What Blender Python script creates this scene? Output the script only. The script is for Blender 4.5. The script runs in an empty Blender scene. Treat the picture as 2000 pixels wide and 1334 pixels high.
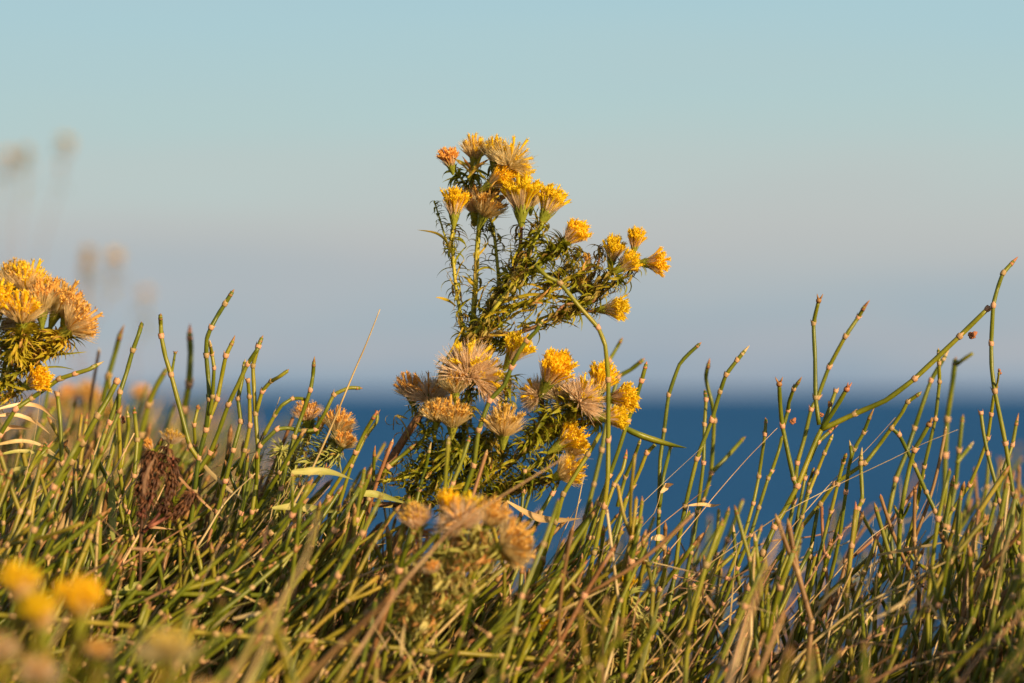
import bpy, math, random
import numpy as np
from mathutils import Vector, Matrix, Quaternion

random.seed(7)
R = random.Random(11)
sc = bpy.context.scene
COL = sc.collection

# ------------------------------------------------------------------ camera
FD = 1.3889                      # focus distance: half a metre of width in the picture
PITCH = math.atan((764 - 667) / 2000 * 0.36)
CAM = Vector((0.0, -FD, 0.0))
cam_d = bpy.data.cameras.new('camera')
cam = bpy.data.objects.new('camera', cam_d)
COL.objects.link(cam)
cam_d.lens = 100
cam_d.sensor_width = 36
cam_d.clip_start = 0.05
cam_d.clip_end = 200000
cam_d.dof.use_dof = True
cam_d.dof.focus_distance = FD
cam_d.dof.aperture_fstop = 5.1
cam_d.dof.aperture_blades = 9
cam.location = CAM
cam.rotation_euler = (math.radians(90) + PITCH, 0, 0)
sc.camera = cam

# ------------------------------------------------------------------ light
SUN_AZ, SUN_EL = math.radians(42), math.radians(17)     # to the right of the camera's back, low
sun_dir = Vector((math.sin(SUN_AZ) * math.cos(SUN_EL), -math.cos(SUN_AZ) * math.cos(SUN_EL), math.sin(SUN_EL)))
sl = bpy.data.lights.new('sun', 'SUN')
sl.energy = 5.0
sl.angle = math.radians(0.5)
sl.color = (1.0, 0.71, 0.40)
so = bpy.data.objects.new('sun', sl)
COL.objects.link(so)
so.rotation_euler = (-sun_dir).to_track_quat('-Z', 'Y').to_euler()
so.location = (3, -3, 3)

world = bpy.data.worlds.new('World')
sc.world = world
world.use_nodes = True
nt = world.node_tree
nt.nodes.clear()
N = nt.nodes.new
L = nt.links.new
out = N('ShaderNodeOutputWorld')
bg = N('ShaderNodeBackground')
bg.inputs['Strength'].default_value = 0.0785
L(bg.outputs[0], out.inputs[0])
sky = N('ShaderNodeTexSky')
sky.sky_type = 'NISHITA'
sky.sun_disc = False
sky.sun_elevation = SUN_EL
sky.sun_rotation = math.pi - SUN_AZ
sky.air_density = 1.0
sky.dust_density = 1.5
tc = N('ShaderNodeTexCoord')
sep = N('ShaderNodeSeparateXYZ')
L(tc.outputs['Generated'], sep.inputs[0])


def s2l(c):
    return tuple(((v / 255) / 12.92) if v / 255 <= 0.04045 else (((v / 255) + 0.055) / 1.055) ** 2.4 for v in c) + (1,)


# seaward evening sky: pale teal above a pinkish band and a blue-grey haze bank on the horizon
mp = N('ShaderNodeMapping')
mp.inputs['Scale'].default_value = (2.5, 2.5, 26)
L(tc.outputs['Generated'], mp.inputs[0])
ns = N('ShaderNodeTexNoise')
ns.inputs['Scale'].default_value = 1.6
ns.inputs['Detail'].default_value = 1
L(mp.outputs[0], ns.inputs['Vector'])
ma = N('ShaderNodeMath'); ma.operation = 'MULTIPLY_ADD'
ma.inputs[1].default_value = 0.034
L(ns.outputs[0], ma.inputs[0])
mb = N('ShaderNodeMath'); mb.operation = 'SUBTRACT'; mb.inputs[1].default_value = 0.017
L(sep.outputs['Z'], mb.inputs[0])
L(mb.outputs[0], ma.inputs[2])
mr = N('ShaderNodeMapRange')
mr.inputs['From Min'].default_value = 0
mr.inputs['From Max'].default_value = 0.3
L(ma.outputs[0], mr.inputs['Value'])
ramp = N('ShaderNodeValToRGB')
L(mr.outputs[0], ramp.inputs[0])
STOPS = [(760, (134, 157, 178)), (728, (153, 171, 184)), (685, (168, 176, 184)), (640, (158, 177, 187)),
         (570, (168, 181, 188)), (500, (182, 188, 189)), (430, (188, 194, 192)), (340, (186, 201, 199)),
         (230, (179, 204, 204)), (0, (170, 203, 211)), (-400, (150, 192, 210)), (-900, (120, 170, 200))]
el = ramp.color_ramp.elements
while len(el) < len(STOPS):
    el.new(0.5)
for e, (py, c) in zip(el, STOPS):
    t = (764 - py) * 0.00018
    e.position = (t / math.sqrt(1 + t * t)) / 0.3
    e.color = s2l(c)
mp2 = N('ShaderNodeMapping')
mp2.inputs['Scale'].default_value = (7, 7, 38)
mp2.inputs['Location'].default_value = (3.1, 0.4, 1.7)
L(tc.outputs['Generated'], mp2.inputs[0])
ns2 = N('ShaderNodeTexNoise'); ns2.inputs['Scale'].default_value = 1.3; ns2.inputs['Detail'].default_value = 3
L(mp2.outputs[0], ns2.inputs['Vector'])
bank = N('ShaderNodeMapRange'); bank.interpolation_type = 'SMOOTHSTEP'
bank.inputs['From Min'].default_value = 0.42; bank.inputs['From Max'].default_value = 0.72
bank.inputs['To Max'].default_value = 0.42
L(ns2.outputs[0], bank.inputs['Value'])
hgt = N('ShaderNodeMapRange'); hgt.interpolation_type = 'SMOOTHSTEP'
hgt.inputs['From Min'].default_value = 0.0; hgt.inputs['From Max'].default_value = 0.11
hgt.inputs['To Min'].default_value = 1.0; hgt.inputs['To Max'].default_value = 0.12
L(sep.outputs['Z'], hgt.inputs['Value'])
bm = N('ShaderNodeMath'); bm.operation = 'MULTIPLY'
L(bank.outputs[0], bm.inputs[0]); L(hgt.outputs[0], bm.inputs[1])
cloud = N('ShaderNodeMix'); cloud.data_type = 'RGBA'
cloud.inputs[7].default_value = s2l((190, 186, 186))
L(bm.outputs[0], cloud.inputs['Factor']); L(ramp.outputs[0], cloud.inputs[6])
gain = N('ShaderNodeVectorMath'); gain.operation = 'SCALE'; gain.inputs['Scale'].default_value = 10.0
L(cloud.outputs[2], gain.inputs[0])
fz = N('ShaderNodeMapRange'); fz.interpolation_type = 'SMOOTHSTEP'
fz.inputs['From Min'].default_value = 0.18; fz.inputs['From Max'].default_value = 0.5
fz.inputs['To Min'].default_value = 1; fz.inputs['To Max'].default_value = 0
L(sep.outputs['Z'], fz.inputs['Value'])
fy = N('ShaderNodeMapRange'); fy.interpolation_type = 'SMOOTHSTEP'
fy.inputs['From Min'].default_value = -0.3; fy.inputs['From Max'].default_value = 0.6
L(sep.outputs['Y'], fy.inputs['Value'])
fm = N('ShaderNodeMath'); fm.operation = 'MULTIPLY'
L(fz.outputs[0], fm.inputs[0]); L(fy.outputs[0], fm.inputs[1])
mix = N('ShaderNodeMix'); mix.data_type = 'RGBA'
L(fm.outputs[0], mix.inputs['Factor'])
L(sky.outputs[0], mix.inputs[6]); L(gain.outputs[0], mix.inputs[7])
L(mix.outputs[2], bg.inputs[0])

sc.view_settings.view_transform = 'Standard'
sc.view_settings.look = 'None'
sc.view_settings.exposure = 0.35
sc.view_settings.gamma = 1
sc.view_settings.use_curve_mapping = False
sc.render.engine = 'CYCLES'
sc.cycles.use_denoising = True
sc.cycles.max_bounces = 8
sc.cycles.transmission_bounces = 4
sc.cycles.diffuse_bounces = 7

# ------------------------------------------------------------------ helpers
CP, SP = math.cos(PITCH), math.sin(PITCH)
PX = 0.00025                     # one photo pixel at the focus distance, in metres


def P(px, py, d=0.0):
    """a point at depth d behind (+) or in front of (-) the sharp plane"""
    D = FD + d
    u = (px - 1000) / 2000 * 0.36
    v = (667 - py) / 2000 * 0.36
    f = D / (CP - v * SP)        # so that world y is exactly D from the camera
    return Vector((u * f, -FD + D, (v * CP + SP) * f))


def proj(p):
    q = p - CAM
    w = q.y * CP + q.z * SP
    v = (-q.y * SP + q.z * CP) / w
    return 1000 + q.x / w / 0.36 * 2000, 667 - v / 0.36 * 2000


def sstep(a, b, x):
    t = min(1, max(0, (x - a) / (b - a)))
    return t * t * (3 - 2 * t)


def ground(x, y):
    z = -0.19 + 0.03 * sstep(-0.05, 0.35, y) * (1 - 0.8 * sstep(0.02, 0.12, x))
    z += 0.085 * (1 - sstep(-0.30, 0.02, x)) * sstep(0.05, 0.5, y)
    z += 0.004 * math.sin(x * 31 + y * 17) + 0.003 * math.sin(x * 73 - y * 51)
    z -= 0.42 * max(0, y - 0.45 - 2.2 * (1 - sstep(-0.45, -0.1, x))) * (1 + 0.3 * sstep(0.8, 5, y))
    z -= 0.7 * max(0, y - 6)
    z += 0.03 * max(0, -2.5 - y) + 0.02 * max(0, abs(x) - 3) * (0 if y > 1 else 1)
    return z


def link(o, parent=None):
    COL.objects.link(o)
    if parent is not None:
        o.parent = parent
    return o


def tag(o, label=None, cat=None, group=None, kind=None):
    if label: o['label'] = label
    if cat: o['category'] = cat
    if group: o['group'] = group
    if kind: o['kind'] = kind
    return o


def empty(name, loc, label, cat, group=None):
    o = bpy.data.objects.new(name, None)
    o.empty_display_size = 0.01
    link(o)
    o.location = loc
    return tag(o, label, cat, group)


class MB:
    def __init__(s):
        s.v, s.f, s.m = [], [], []

    def tube(s, pts, rad, n=6, m=0, cap=True, flat=1.0):
        pts = [Vector(p) for p in pts]
        k = len(pts)
        t0 = (pts[1] - pts[0]).normalized()
        a = Vector((0, 0, 1)) if abs(t0.z) < 0.9 else Vector((1, 0, 0))
        u = t0.cross(a).normalized()
        base = len(s.v)
        for i, p in enumerate(pts):
            t = (pts[min(i + 1, k - 1)] - pts[max(i - 1, 0)])
            if t.length < 1e-9: t = t0
            t = t.normalized()
            u = (u - t * u.dot(t))
            u = u.normalized() if u.length > 1e-6 else t.orthogonal().normalized()
            w = t.cross(u)
            r = rad[i] if hasattr(rad, '__len__') else rad
            for j in range(n):
                an = 2 * math.pi * j / n
                s.v.append(p + u * (r * math.cos(an)) + w * (r * flat * math.sin(an)))
        for i in range(k - 1):
            for j in range(n):
                j2 = (j + 1) % n
                s.f.append((base + i * n + j, base + i * n + j2, base + (i + 1) * n + j2, base + (i + 1) * n + j))
                s.m.append(m)
        if cap:
            s.f.append(tuple(base + j for j in reversed(range(n)))); s.m.append(m)
            s.f.append(tuple(base + (k - 1) * n + j for j in range(n))); s.m.append(m)

    def blade(s, pts, wid, side, m=0, fold=0.25):
        """a leaf: folded strip with three vertices a row"""
        base = len(s.v)
        k = len(pts)
        for i, p in enumerate(pts):
            t = (pts[min(i + 1, k - 1)] - pts[max(i - 1, 0)]).normalized()
            sd = (side - t * side.dot(t)).normalized()
            nn = t.cross(sd)
            w = wid[i]
            s.v += [p - sd * w + nn * (w * fold), p.copy(), p + sd * w + nn * (w * fold)]
        for i in range(k - 1):
            b = base + 3 * i
            s.f += [(b, b + 1, b + 4, b + 3), (b + 1, b + 2, b + 5, b + 4)]
            s.m += [m, m]

    def build(s, name, mats, parent=None, smooth=True, mesh_only=False):
        me = bpy.data.meshes.new(name)
        me.from_pydata([tuple(v) for v in s.v], [], s.f)
        for mm in (mats if isinstance(mats, (list, tuple)) else [mats]):
            me.materials.append(mm)
        if s.m and max(s.m) > 0:
            me.polygons.foreach_set('material_index', s.m)
        if smooth:
            me.polygons.foreach_set('use_smooth', [True] * len(me.polygons))
        me.update()
        if mesh_only:
            return me
        return link(bpy.data.objects.new(name, me), parent)


def inst(name, me, parent=None, M=None):
    o = bpy.data.objects.new(name, me)
    link(o, parent)
    if M is not None:
        o.matrix_local = M
    return o


def smooth_path(pts, sub=3, rad=None):
    """Catmull-Rom through the points"""
    n = len(pts)
    res, rr = [], []
    for i in range(n - 1):
        p0, p1, p2, p3 = pts[max(i - 1, 0)], pts[i], pts[i + 1], pts[min(i + 2, n - 1)]
        for k in range(sub):
            t = k / sub
            res.append(0.5 * ((2 * p1) + (p2 - p0) * t + (2 * p0 - 5 * p1 + 4 * p2 - p3) * t * t + (3 * p1 - p0 - 3 * p2 + p3) * t ** 3))
            if rad: rr.append(rad[i] * (1 - t) + rad[i + 1] * t)
    res.append(pts[-1].copy())
    if rad: rr.append(rad[-1])
    return (res, rr) if rad else res


# ------------------------------------------------------------------ materials
def material(name, stops, scale=60.0, rough=0.55, trans=0.0, spec=0.35, rand=0.25, bump=0.0, coords='Object', detail=3):
    """stops: colours the noise runs through; rand: how far each object differs in brightness"""
    m = bpy.data.materials.new(name)
    m.use_nodes = True
    t = m.node_tree
    t.nodes.clear()
    n, l = t.nodes.new, t.links.new
    o = n('ShaderNodeOutputMaterial')
    b = n('ShaderNodeBsdfPrincipled')
    b.inputs['Roughness'].default_value = rough
    b.inputs['Specular IOR Level'].default_value = spec
    c = n('ShaderNodeTexCoord')
    oi = n('ShaderNodeObjectInfo')
    off = n('ShaderNodeVectorMath'); off.operation = 'SCALE'; off.inputs['Scale'].default_value = 1
    cmb = n('ShaderNodeCombineXYZ')
    mul = n('ShaderNodeMath'); mul.operation = 'MULTIPLY'; mul.inputs[1].default_value = 7.0
    l(oi.outputs['Random'], mul.inputs[0]); l(mul.outputs[0], cmb.inputs[0]); l(mul.outputs[0], cmb.inputs[2])
    ad = n('ShaderNodeVectorMath'); ad.operation = 'ADD'
    l(c.outputs[coords], ad.inputs[0]); l(cmb.outputs[0], ad.inputs[1])
    nz = n('ShaderNodeTexNoise'); nz.inputs['Scale'].default_value = scale; nz.inputs['Detail'].default_value = detail
    l(ad.outputs[0], nz.inputs['Vector'])
    rp = n('ShaderNodeValToRGB')
    e = rp.color_ramp.elements
    while len(e) < len(stops): e.new(0.5)
    for i, (x, s) in enumerate(zip(e, stops)):
        x.position = 0.3 + 0.4 * i / max(1, len(stops) - 1)
        x.color = tuple(s) + (1,)
    l(nz.outputs[0], rp.inputs[0])
    hs = n('ShaderNodeHueSaturation')
    mr = n('ShaderNodeMapRange')
    mr.inputs['To Min'].default_value = 1 - rand; mr.inputs['To Max'].default_value = 1 + rand
    l(oi.outputs['Random'], mr.inputs['Value']); l(mr.outputs[0], hs.inputs['Value'])
    mr2 = n('ShaderNodeMapRange')
    mr2.inputs['To Min'].default_value = 0.5 + rand * 0.08; mr2.inputs['To Max'].default_value = 0.5 - rand * 0.08
    l(mul.outputs[0], mr2.inputs['Value']); mr2.inputs['From Max'].default_value = 7
    l(mr2.outputs[0], hs.inputs['Hue'])
    l(rp.outputs[0], hs.inputs['Color'])
    l(hs.outputs[0], b.inputs['Base Color'])
    if bump:
        bn = n('ShaderNodeTexNoise'); bn.inputs['Scale'].default_value = scale * 12
        l(ad.outputs[0], bn.inputs['Vector'])
        bp = n('ShaderNodeBump'); bp.inputs['Strength'].default_value = bump; bp.inputs['Distance'].default_value = 0.0004
        l(bn.outputs[0], bp.inputs['Height']); l(bp.outputs[0], b.inputs['Normal'])
    if trans:
        tr = n('ShaderNodeBsdfTranslucent')
        l(hs.outputs[0], tr.inputs[0])
        mx = n('ShaderNodeMixShader'); mx.inputs[0].default_value = trans
        l(b.outputs[0], mx.inputs[1]); l(tr.outputs[0], mx.inputs[2]); l(mx.outputs[0], o.inputs[0])
    else:
        l(b.outputs[0], o.inputs[0])
    return m


M = {}
M['shoot'] = material('jointed_green_stem', [(0.075, 0.10, 0.005), (0.155, 0.175, 0.010), (0.25, 0.23, 0.018)], 45, 0.38, rand=0.22, bump=0.3)
M['shootg'] = material('golden_green_stem', [(0.12, 0.11, 0.008), (0.24, 0.20, 0.018), (0.38, 0.28, 0.04)], 40, 0.42, rand=0.2, bump=0.3)
M['shootr'] = material('reddish_brown_stem', [(0.14, 0.07, 0.02), (0.26, 0.13, 0.05), (0.36, 0.22, 0.09)], 40, 0.5, rand=0.2, bump=0.3)
M['node'] = material('pale_joint', [(0.26, 0.15, 0.06), (0.46, 0.28, 0.13), (0.62, 0.42, 0.24)], 400, 0.55, rand=0.3)
M['tip'] = material('red_tip', [(0.22, 0.10, 0.03), (0.36, 0.16, 0.06), (0.42, 0.25, 0.09)], 200, 0.5, rand=0.25)
M['bud'] = material('rusty_bud', [(0.16, 0.05, 0.03), (0.42, 0.17, 0.07), (0.6, 0.32, 0.12)], 500, 0.6, rand=0.2, bump=0.6)
M['leafg'] = material('needle_leaf_green', [(0.20, 0.20, 0.012), (0.44, 0.39, 0.022), (0.66, 0.50, 0.05)], 130, 0.5, trans=0.4, rand=0.35)
M['leafd'] = material('needle_leaf_dry', [(0.30, 0.13, 0.03), (0.52, 0.32, 0.07), (0.70, 0.52, 0.18)], 130, 0.6, trans=0.35, rand=0.35)
M['stem'] = material('flower_stem_green', [(0.20, 0.22, 0.015), (0.36, 0.36, 0.03), (0.50, 0.40, 0.06)], 70, 0.5, rand=0.2, bump=0.4)
M['stemr'] = material('flower_stem_brown', [(0.14, 0.06, 0.03), (0.26, 0.13, 0.055), (0.34, 0.24, 0.08)], 60, 0.6, rand=0.2, bump=0.6)
M['cup'] = material('flower_cup', [(0.14, 0.18, 0.02), (0.30, 0.33, 0.03), (0.46, 0.44, 0.07)], 300, 0.5, trans=0.1, rand=0.2)
M['yellow'] = material('yellow_floret', [(0.93, 0.56, 0.010), (0.96, 0.71, 0.016), (0.98, 0.85, 0.06)], 260, 0.5, trans=0.42, rand=0.08)
M['amber'] = material('amber_floret', [(0.52, 0.28, 0.06), (0.80, 0.48, 0.09), (0.93, 0.66, 0.16)], 350, 0.55, trans=0.3, rand=0.15)
M['pappus'] = material('seed_bristle', [(0.88, 0.66, 0.44), (0.96, 0.82, 0.60), (0.97, 0.90, 0.74)], 200, 0.55, trans=0.6, rand=0.1)
M['pappusg'] = material('seed_bristle_gold', [(0.90, 0.72, 0.38), (0.96, 0.84, 0.50), (0.97, 0.91, 0.66)], 200, 0.55, trans=0.6, rand=0.1)
M['straw'] = material('dry_straw', [(0.38, 0.25, 0.10), (0.58, 0.42, 0.19), (0.74, 0.58, 0.33)], 50, 0.55, rand=0.2, trans=0.1)
M['strawr'] = material('rusty_straw', [(0.22, 0.10, 0.05), (0.38, 0.21, 0.11), (0.5, 0.32, 0.17)], 40, 0.6, rand=0.2)
M['blade'] = material('green_blade', [(0.04, 0.075, 0.008), (0.10, 0.15, 0.015), (0.22, 0.24, 0.035)], 25, 0.45, rand=0.25, trans=0.3)
M['paleleaf'] = material('pale_green_leaf', [(0.26, 0.30, 0.06), (0.42, 0.43, 0.11), (0.60, 0.54, 0.2)], 60, 0.5, rand=0.15, trans=0.3)
M['brown'] = material('brown_curled_leaf', [(0.05, 0.02, 0.012), (0.12, 0.045, 0.02), (0.28, 0.12, 0.05)], 150, 0.6, rand=0.3)
M['soil'] = material('soil', [(0.03, 0.02, 0.012), (0.075, 0.05, 0.03), (0.13, 0.09, 0.055)], 14, 0.9, rand=0.0, bump=1.0)


def sea_material():
    m = bpy.data.materials.new('sea_water')
    m.use_nodes = True
    t = m.node_tree
    n, l = t.nodes.new, t.links.new
    t.nodes.clear()
    o = n('ShaderNodeOutputMaterial')
    df = n('ShaderNodeBsdfDiffuse')
    gl = n('ShaderNodeBsdfGlossy'); gl.inputs['Roughness'].default_value = 0.3
    mx = n('ShaderNodeMixShader'); mx.inputs[0].default_value = 0.08
    l(df.outputs[0], mx.inputs[1]); l(gl.outputs[0], mx.inputs[2]); l(mx.outputs[0], o.inputs[0])
    c = n('ShaderNodeTexCoord')
    mpp = n('ShaderNodeMapping'); mpp.inputs['Scale'].default_value = (0.0035, 0.0016, 1)
    l(c.outputs['Object'], mpp.inputs[0])
    nz = n('ShaderNodeTexNoise'); nz.inputs['Scale'].default_value = 1.0; nz.inputs['Detail'].default_value = 6; nz.inputs['Roughness'].default_value = 0.65
    l(mpp.outputs[0], nz.inputs['Vector'])
    rp = n('ShaderNodeValToRGB')
    rp.color_ramp.elements[0].position = 0.3; rp.color_ramp.elements[0].color = (0.008, 0.095, 0.265, 1)
    rp.color_ramp.elements[1].position = 0.7; rp.color_ramp.elements[1].color = (0.018, 0.135, 0.345, 1)
    l(nz.outputs[0], rp.inputs[0]); l(rp.outputs[0], df.inputs['Color'])
    w = n('ShaderNodeTexNoise'); w.inputs['Scale'].default_value = 0.35; w.inputs['Detail'].default_value = 5
    l(c.outputs['Object'], w.inputs['Vector'])
    bp = n('ShaderNodeBump'); bp.inputs['Strength'].default_value = 0.9; bp.inputs['Distance'].default_value = 1.0
    l(w.outputs[0], bp.inputs['Height']); l(bp.outputs[0], gl.inputs['Normal'])
    return m


# ------------------------------------------------------------------ setting: headland and sea
def build_ground():
    ys = sorted(set([round(-40 + 2 * i, 3) for i in range(18)] + [round(-4 + 0.5 * i, 3) for i in range(6)]
                    + [round(-1.2 + 0.03 * i, 3) for i in range(90)] + [1.6, 1.8, 2, 2.4, 3, 4, 5, 6, 8, 12, 18, 26, 40, 60, 90]))
    xs = sorted(set([round(s * v, 3) for s in (-1, 1) for v in (1.3, 1.5, 2, 2.5, 3, 4, 6, 9, 14, 20, 30, 45)]
                    + [round(-1.2 + 0.03 * i, 3) for i in range(81)]))
    mb = MB()
    for y in ys:
        for x in xs:
            z = ground(x, y)
            mb.v.append(Vector((x, y, z)))
    nx = len(xs)
    for j in range(len(ys) - 1):
        for i in range(nx - 1):
            a = j * nx + i
            mb.f.append((a, a + 1, a + nx + 1, a + nx)); mb.m.append(0)
    tag(mb.build('ground', M['soil']), kind='structure')


def build_sea():
    mb = MB()
    zs = -42.0
    ring = [30, 80, 200, 600, 2000, 7000, 25000, 90000]
    # a fan of quads so that far cells stay large
    xs = [-90000, -25000, -7000, -2000, -600, -150, 0, 150, 600, 2000, 7000, 25000, 90000]
    ys = [-300, 0] + ring
    for y in ys:
        for x in xs:
            mb.v.append(Vector((x, y, zs)))
    nx = len(xs)
    for j in range(len(ys) - 1):
        for i in range(nx - 1):
            a = j * nx + i
            mb.f.append((a, a + 1, a + nx + 1, a + nx)); mb.m.append(0)
    tag(mb.build('sea', sea_material(), smooth=False), kind='structure')


build_ground()
build_sea()


# ------------------------------------------------------------------ jointed shoots (joint fir)
def node_mesh(seed):
    """a joint: collar with two opposite scales, unit radius, axis +Z"""
    r = random.Random(seed)
    mb = MB()
    g = r.uniform(0.75, 1.5)
    prof = [(-0.9, 0.98), (-0.4, 1 + 0.10 * g), (0.1 * g, 1 + 0.18 * g), (0.6, 1 + 0.13 * g), (0.85, 1.03)]
    mb.tube([Vector((r.uniform(-0.05, 0.05), r.uniform(-0.05, 0.05), z * r.uniform(0.9, 1.3))) for z, _ in prof], [q for _, q in prof], 8)
    for sg in (1, -1):
        b = len(mb.v)
        h, o = r.uniform(1.2, 2.3), r.uniform(1.15, 1.7)
        mb.v += [Vector((sg * 1.0, -0.75, 0.3)), Vector((sg * 1.0, 0.75, 0.3)), Vector((sg * o, r.uniform(-0.3, 0.3), h)), Vector((sg * 0.7, 0, 0.9))]
        mb.f += [(b, b + 1, b + 2), (b, b + 2, b + 3), (b + 1, b + 3, b + 2)]
        mb.m += [0, 0, 0]
    return mb.build('node', M['node'], mesh_only=True)


NODES = [node_mesh(i) for i in range(7)]


def tip_mesh(seed):
    r = random.Random(seed)
    mb = MB()
    l = r.uniform(2.2, 6.0)
    bx, by = r.uniform(-0.5, 0.5), r.uniform(-0.5, 0.5)
    mb.tube([Vector((bx * (z / 4) ** 2, by * (z / 4) ** 2, z * l / 4)) for z in (-0.5, 0, 1.2, 2.6, 4)], [1.03, 1.04, 0.8, 0.5, 0.06], 7)
    return mb.build('tip', M['tip'] if seed % 3 else M['straw'], mesh_only=True)


def fork_tip_mesh():
    mb = MB()
    mb.tube([Vector((0, 0, z)) for z in (-0.6, 0.2, 1.2)], [1.05, 1.25, 0.9], 7)
    for s in (1, -1):
        mb.tube([Vector((s * 0.4, 0, 0.8)), Vector((s * 1.0, 0, 2.0)), Vector((s * 1.5, 0.2, 3.2))], [0.5, 0.38, 0.1], 5)
    return mb.build('tip', M['tip'], mesh_only=True)


TIPS, FORK = [tip_mesh(i) for i in range(6)], fork_tip_mesh()


def bud_mesh(seed):
    r = random.Random(seed)
    mb = MB()
    for k in range(6):
        a = r.uniform(0, 6.28); h = r.uniform(0, 1.6)
        c = Vector((0.6 * math.cos(a) * r.random(), 0.6 * math.sin(a) * r.random(), h))
        d = Vector((math.cos(a) * 0.5, math.sin(a) * 0.5, 0.9)).normalized()
        q = r.uniform(0.45, 0.75)
        mb.tube([c - d * q, c - d * q * 0.4, c + d * q * 0.3, c + d * q * 1.1], [0.1, q * 0.75, q * 0.8, 0.08], 6)
    return mb.build('bud', M['bud'], mesh_only=True)


BUDS = [bud_mesh(s) for s in range(3)]


def align(p, axis, s, spin=0.0):
    q = Vector(axis).normalized().to_track_quat('Z', 'Y')
    return Matrix.LocRotScale(p, q @ Quaternion((0, 0, 1), spin), Vector((s, s, s)))


def shoot_mb(mb, path, nodes, r, n=7, m=0, taper=0.85):
    """tube along a path with faint swelling at the joints"""
    sp = smooth_path(path, 4)
    k = len(sp)
    rad = []
    for i in range(k):
        t = i / (k - 1)
        seg, fr = divmod(i, 4)
        if nodes and seg < len(path) - 1:      # straight between joints, bent only a little
            a = 0.3 if (nodes[seg] or nodes[seg + 1]) else 0.8
            sp[i] = path[seg].lerp(path[seg + 1], fr / 4).lerp(sp[i], a)
        rad.append(r * (1 - (1 - taper) * (1 - t)) * (1.0 + 0.05 * (fr - 1.5) / 1.5))
    mb.tube(sp, rad, n, m)
    return rad


def jitter_depth(pts, amp, rr):
    """gives a traced line its own course in depth"""
    ph = rr.uniform(0, 6.28)
    n = max(1, len(pts) - 1)
    return [amp * math.sin(ph + 2.2 * i / n) + 0.3 * amp * rr.uniform(-1, 1) for i in range(len(pts))]


def traced_shoot(label, d, r, lines, name='jointfir_shoot', cat='stem', group='jointed green shoots', buds=(), amp=0.006, lean=None, to_ground=True):
    """lines: [(points from tip to foot, radius factor, tip kind)]; the first one is carried on into the ground.
    points: (x, y) is a joint, (x, y, 0) only a bend"""
    rr = random.Random(hash((round(lines[0][0][0][0]), round(lines[0][0][0][1]))) & 0xffff)
    first = lines[0][0]
    allp = []
    djit0 = jitter_depth(first, amp, rr)
    world = []
    for (ln, dj) in [(first, djit0)]:
        world.append([P(p[0], p[1], d + dj[i]) for i, p in enumerate(ln)])
    base_pts = world[0]
    flags = [False] + [len(p) < 3 for p in first[1:]]
    if to_ground:
        dirv = (base_pts[-1] - base_pts[-2]).normalized()
        if lean is None:
            lean = 0.35
        tgt = Vector((-lean, rr.uniform(-0.15, 0.15), -1)).normalized()
        p = base_pts[-1].copy()
        for _ in range(30):
            dirv = (dirv * 0.6 + tgt * 0.4).normalized()
            p = p + dirv * rr.uniform(0.018, 0.03)
            base_pts.append(p.copy()); flags.append(True)
            if p.z < ground(p.x, p.y): break
        root_loc = base_pts[-1].copy()
    else:
        root_loc = base_pts[-1].copy()
    root = empty(name, root_loc, label, cat, group)
    for li, (ln, rf, tk) in enumerate(lines):
        if li == 0:
            wp, fl = base_pts, flags
        else:
            q = ln[-1]
            # start each branch at the depth the main line has there
            best = min(range(len(base_pts)), key=lambda i: (Vector(proj(base_pts[i])) - Vector((q[0], q[1]))).length)
            d0 = base_pts[best].y
            dj = jitter_depth(ln, amp, rr)
            n1 = max(1, len(ln) - 1)
            wp = [P(p[0], p[1], d0 + (dj[i] - dj[-1]) * (1 - i / n1) + rr.choice((-1, 1)) * 0.002 * (1 - i / n1)) for i, p in enumerate(ln)]
            fl = [False] + [len(p) < 3 for p in ln[1:-1]] + [False]
        rad = r * rf * PX * (1 + d / FD)
        wl = [w - root_loc for w in wp]
        mb = MB()
        shoot_mb(mb, wl, fl, rad)
        mb.build('stem' if li == 0 else 'branch', M['shoot'], root)
        for i, f in enumerate(fl):
            if not f: continue
            ax = (wl[i - 1] - wl[min(i + 1, len(wl) - 1)])
            inst('node', R.choice(NODES), root, align(wl[i], ax, rad * rr.uniform(0.92, 1.08), rr.uniform(0, 3.14)))
        ax = wl[0] - wl[1]
        if tk == 'red': inst('tip', R.choice(TIPS), root, align(wl[0] - ax.normalized() * rad * 1.5, ax, rad * 0.9))
        elif tk == 'fork': inst('tip', FORK, root, align(wl[0], ax, rad, 0.0))
        elif tk == 'cut': inst('node', R.choice(NODES), root, align(wl[0], ax, rad * 0.95))
    for (bx, by, bs, ax) in buds:
        best = min(base_pts, key=lambda w: (Vector(proj(w)) - Vector((bx, by))).length)
        inst('bud', R.choice(BUDS), root, align(P(bx, by, best.y) - root_loc, Vector(ax), bs * PX))
    return root


T = traced_shoot
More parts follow.
